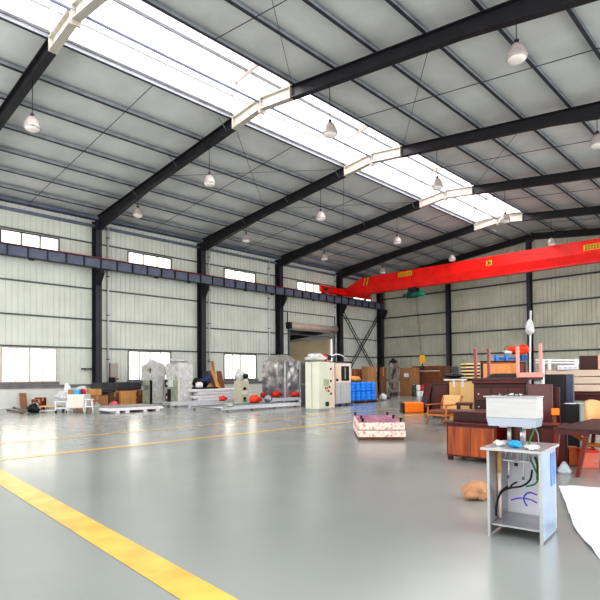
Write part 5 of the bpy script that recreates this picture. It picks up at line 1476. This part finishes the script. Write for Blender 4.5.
# ================================================================= STAINLESS MACHINE IN FRONT
zT = .82
A = fl(480, 447.2, zT); B = fl(541, 451.9, zT); C = fl(556, 443.4, zT)
MR = math.atan2((B-A).y, (B-A).x); MW = (B-A).length; MD = (C-B).length
MR_M = Matrix.Rotation(MR, 4, 'Z'); mc = Vector((A.x, A.y, 0))
t = thing('filling_machine', 'stainless filling machine with boxy head in the right foreground', 'machine', mc, MR)
inv = (Matrix.Translation(mc) @ MR_M).inverted()
co_ = inv @ Vector((0, 0, H))
def loc(u, v, y):
    """point of the machine's own plane y=const seen at pixel u, v"""
    r = inv.to_3x3() @ (F_ + R_*((u-300)/FPX) - U_*((v-CY)/FPX))
    k = (y-co_.y)/r.y
    return co_ + r*k
def lx(u, y, v=450): return loc(u, v, y).x
def lz(u, v, y): return loc(u, v, y).z
MB().box(0, MW, 0, MD, zT-.024, zT, .002).build('worktop', M_STAINB, t)
zu = zT-.025
xl = lx(486.5, .05); xp = lx(489, .05); xq = lx(538.3, .05); xr = lx(541, .05)
MB().box(xl, xp, .05, .08, 0, zu).build('front_post', M_STAINB, t)
MB().box(xq, xr, .05, .08, 0, zu).build('front_post', M_STAINB, t)
MB().box(xl, xl+.012, .081, MD-.05, .02, zu).build('left_panel', M_STAIN, t)
M_BT = mat('blue_tinted_stainless', (.66, .74, .84), .3, .45, .12, 3)
MB().box(xr-.012, xr, .081, MD*.8, .02, zu).build('right_panel', M_BT, t)
MB().box(xr+.001, xr+.004, MD*.55, MD*.8, zT-.36, zT-.06).build('blue_film_strip', mat('blue_film_strip', (.30, .48, .78), .35, 0, .3, 6), t)
MB().box(xl+.013, xr-.013, MD-.06, MD-.05, .02, zu).build('back_panel', mat('bright_back_panel', (.93, .92, .94), .4, .15, .05, 3), t)
MB().box(xl+.013, xr-.013, .09, MD-.07, .10, .115).build('floor_plate', M_STAIN, t)
yi = MD*.45
# head: upright hopper with a narrower blue-grey trough under it
head = thing('head_box', None, None, (0, 0, 0)); head.parent = t
yh = MD*.28; yd = .23
bx0 = lx(486.8, yh); bx1 = lx(537.2, yh)
zt_ = lz(510, 397.6, yh); zm = lz(510, 418.2, yh); zb_ = lz(510, 426.6, yh)
MB().box(bx0, bx1, yh, yh+yd, zm, zt_, .003).build('hopper', M_STAINB, head)
MB().hexa([(bx0+.02, yh+.0, zb_), (bx1-.012, yh+.0, zb_), (bx1-.012, yh+yd-.02, zb_), (bx0+.02, yh+yd-.02, zb_)], [(bx0, yh, zm-.001), (bx1, yh, zm-.001), (bx1, yh+yd, zm-.001), (bx0, yh+yd, zm-.001)]).build('lower_trough', mat('blue_grey_stainless', (.62, .65, .70), .35, .5, .05, 4), head)
MB().box(bx0-.022, bx1+.006, yh-.015, yh+yd+.015, zt_+.001, zt_+.012, .002).build('lid', M_STAINB, head)
for u in (506, 517):
    x = lx(u, yh+.05); z = zt_+.013
    MB().tube([(x-.025, yh+.06, z), (x-.018, yh+.06, z+.022), (x+.012, yh+.06, z+.024), (x+.028, yh+.06, z)], .006).build('lid_handle', M_BLACK, head)
MB().blob((lx(512, yh), yh+.1, zt_+.0125), (.13, .08, .022), .2, 3).build('wrapped_fitting', M_FILM, head)
for u in (509.3, 524.2):
    MB().cyl((lx(u, yi), yi, zT+.001), (lx(u, yi), yi, zb_-.001), .016, n=16).build('support_column', M_STAINB, t)
MB().cyl((lx(520.5, yi), yi+.03, zT+.001), (lx(520.5, yi), yi+.03, zb_-.001), .011, n=12).build('lift_rod', M_CHROME, t)
for u in (505, 528): MB().box(lx(u, yi)-.035, lx(u, yi)+.035, yi-.05, yi+.05, zb_-.018, zb_-.001).build('clamp', M_STAINB, t)
# air cylinder on the left inside
MB().cyl((lx(499, yi), yi, zu-.24), (lx(499, yi), yi, zu), .023, n=18).build('air_cylinder', M_BEIGE, t)
MB().cyl((lx(499, yi), yi, .12), (lx(499, yi), yi, zu-.245), .014, .02, n=12).build('cylinder_foot', M_PINKW, t)
zz = lambda v: lz(512, v, yi)
for u in (508.5, 523.5):
    x = lx(u, yi)
    nz = thing('nozzle_set', None, None, (x, yi, 0)); nz.parent = t
    for dx in (-.03, .03): MB().cyl((dx, 0, zz(460)), (dx, 0, zu), .010, n=12).build('nozzle', M_STAINB, nz)
    MB().box(-.05, .05, -.012, .012, zz(461.3), zz(459.8)).build('cross_bar', M_WHITE, nz)
    MB().cyl((0, 0, zz(475)), (0, 0, zz(461.4)), .007, n=10).build('plunger', M_WHITE, nz)
    MB().tube([(.0, 0, zz(474.5)), (.0, 0, zz(478)), (-.012, 0, zz(478.5)), (-.014, 0, zz(476))], .005).build('hook_end', M_STEEL, nz)
for u in (504.5, 513.5, 519, 529): MB().cyl((lx(u, yi), yi+.05, zz(459)), (lx(u, yi), yi+.05, zu), .011, n=10).build('guide_pin', mat('rosy_steel', (.85, .70, .70), .3, .4), t)
for u in (499.5, 515.5): MB().box(lx(u, MD-.08)-.016, lx(u, MD-.08)+.016, MD-.075, MD-.062, zz(471), zz(468)).build('cable_clip', M_STEEL, t)
def cable(px, m_, nm, r=.006, y=None):
    y = yi if y is None else y
    pts = [loc(u, v, y) for u, v in px]
    # smooth with a Catmull-Rom pass
    P_ = [pts[0]]+pts+[pts[-1]]; out = []
    for i in range(1, len(P_)-2):
        for k in range(5):
            q = k/5; a, b, c_, d_ = P_[i-1], P_[i], P_[i+1], P_[i+2]
            out.append(.5*((2*b)+(c_-a)*q+(2*a-5*b+4*c_-d_)*q*q+(3*b-a-3*c_+d_)*q**3))
    out.append(pts[-1])
    MB().tube(out, r).build(nm, m_, t)
yc = yi-.06
cable([(532.5, 427), (533.5, 431), (530, 440), (529, 446)], M_GREENC, 'green_cable', y=yh+.1)
cable([(534, 427), (537.5, 433), (538.5, 440), (538.5, 446)], M_GREYC, 'grey_cable', y=yh+.1)
cable([(530.5, 460), (535, 469), (538, 478), (535, 484), (526, 486.5)], M_GREENC, 'green_cable', .008, yi+.02)
cable([(535, 457), (537.5, 465), (537.5, 480)], mat('dark_green_hose', (.05, .35, .2), .5), 'green_hose', .012, MD-.09)
cable([(532, 470), (530, 480), (522, 486), (510, 488), (503, 491), (499, 496), (497, 504), (496, 516)], M_BLACK, 'black_cable', .009, yc)
cable([(510, 487.5), (513, 484), (517, 482)], M_BLACK, 'black_cable', .008, yc)
cable([(508, 486.5), (504, 489), (500, 493)], M_BLACK, 'black_cable', .010, yc+.03)
cable([(537, 495), (530, 492.5), (525, 495), (524, 500), (527, 506)], M_BLUEC, 'blue_cable', .007, yc)
cable([(511, 500), (520, 498), (530, 499.5), (537, 503)], mat('violet_cable', (.35, .28, .75), .5), 'violet_cable', .007, yc)
# small bags of fittings on the worktop
MM = Matrix.Translation(mc) @ MR_M
for u, w_, dy, hh_, m_, nm, lab in ((500, .115, .30, .05, M_FILM, 'fittings_bag', 'small clear bag of fittings on the steel worktop, left of blue bag'),
                                  (515, .115, .22, .065, M_BLUEFILM, 'blue_bag', 'small bright blue plastic bag on the steel worktop between columns'),
                                  (532, .13, .14, .045, M_FILM, 'fittings_bag', 'small clear bag of fittings on the steel worktop, right of columns')):
    yy = MD*dy
    q = MM @ Vector((lx(u, yy, 447), yy, zT+.001))
    b_ = thing(nm, lab, 'bag', q, MR)
    MB().blob((0, 0, 0), (w_, .09, hh_), .28, int(u), freq=3.).build('film', m_, b_)
    if 'fit' in nm: MB().box(-.015, .02, -.052, -.042, .006, .02).build('fitting', M_CHROME, b_)
# ================================================================= LIGHT AND CAMERA
w = bpy.data.worlds.new('sky'); sc.world = w; w.use_nodes = True
nt = w.node_tree; bg = nt.nodes['Background']
tc = nt.nodes.new('ShaderNodeTexCoord'); sx = nt.nodes.new('ShaderNodeSeparateXYZ'); rp = nt.nodes.new('ShaderNodeValToRGB')
nt.links.new(tc.outputs['Generated'], sx.inputs[0]); nt.links.new(sx.outputs['Z'], rp.inputs['Fac'])
rp.color_ramp.elements[0].position = 0; rp.color_ramp.elements[0].color = (1, .99, .96, 1)
rp.color_ramp.elements[1].position = .6; rp.color_ramp.elements[1].color = (.93, .96, 1, 1)
nt.links.new(rp.outputs['Color'], bg.inputs['Color']); bg.inputs['Strength'].default_value = 1.6
def area(name, loc, rot, sx_, sy_, e, col=(1, 1, 1)):
    l = bpy.data.lights.new(name, 'AREA'); l.shape = 'RECTANGLE'; l.size = sx_; l.size_y = sy_; l.energy = e; l.color = col
    o = bpy.data.objects.new(name, l); COL.objects.link(o); o.location = loc; o.rotation_euler = rot
    return o
area('skylight_daylight', (XR, 17, 12.9), (0, 0, 0), 2.9, 33, 900, (1, .98, .97))


cam = bpy.data.cameras.new('camera'); co = bpy.data.objects.new('camera', cam); COL.objects.link(co)
Mx = Matrix((( R_.x, U_.x, -F_.x, 0), (R_.y, U_.y, -F_.y, 0), (R_.z, U_.z, -F_.z, H), (0, 0, 0, 1)))
co.matrix_world = Mx
cam.sensor_width = 36; cam.lens = FPX/600*36; cam.shift_y = (CY-300)/600; cam.clip_end = 300; cam.clip_start = .05
sc.camera = co
sc.view_settings.view_transform = 'Standard'
sc.view_settings.look = 'Medium High Contrast'
sc.view_settings.exposure = 0.62
sc.cycles.use_denoising = True
sc.cycles.max_bounces = 6; sc.cycles.diffuse_bounces = 4; sc.cycles.glossy_bounces = 3
sc.cycles.sample_clamp_indirect = 6
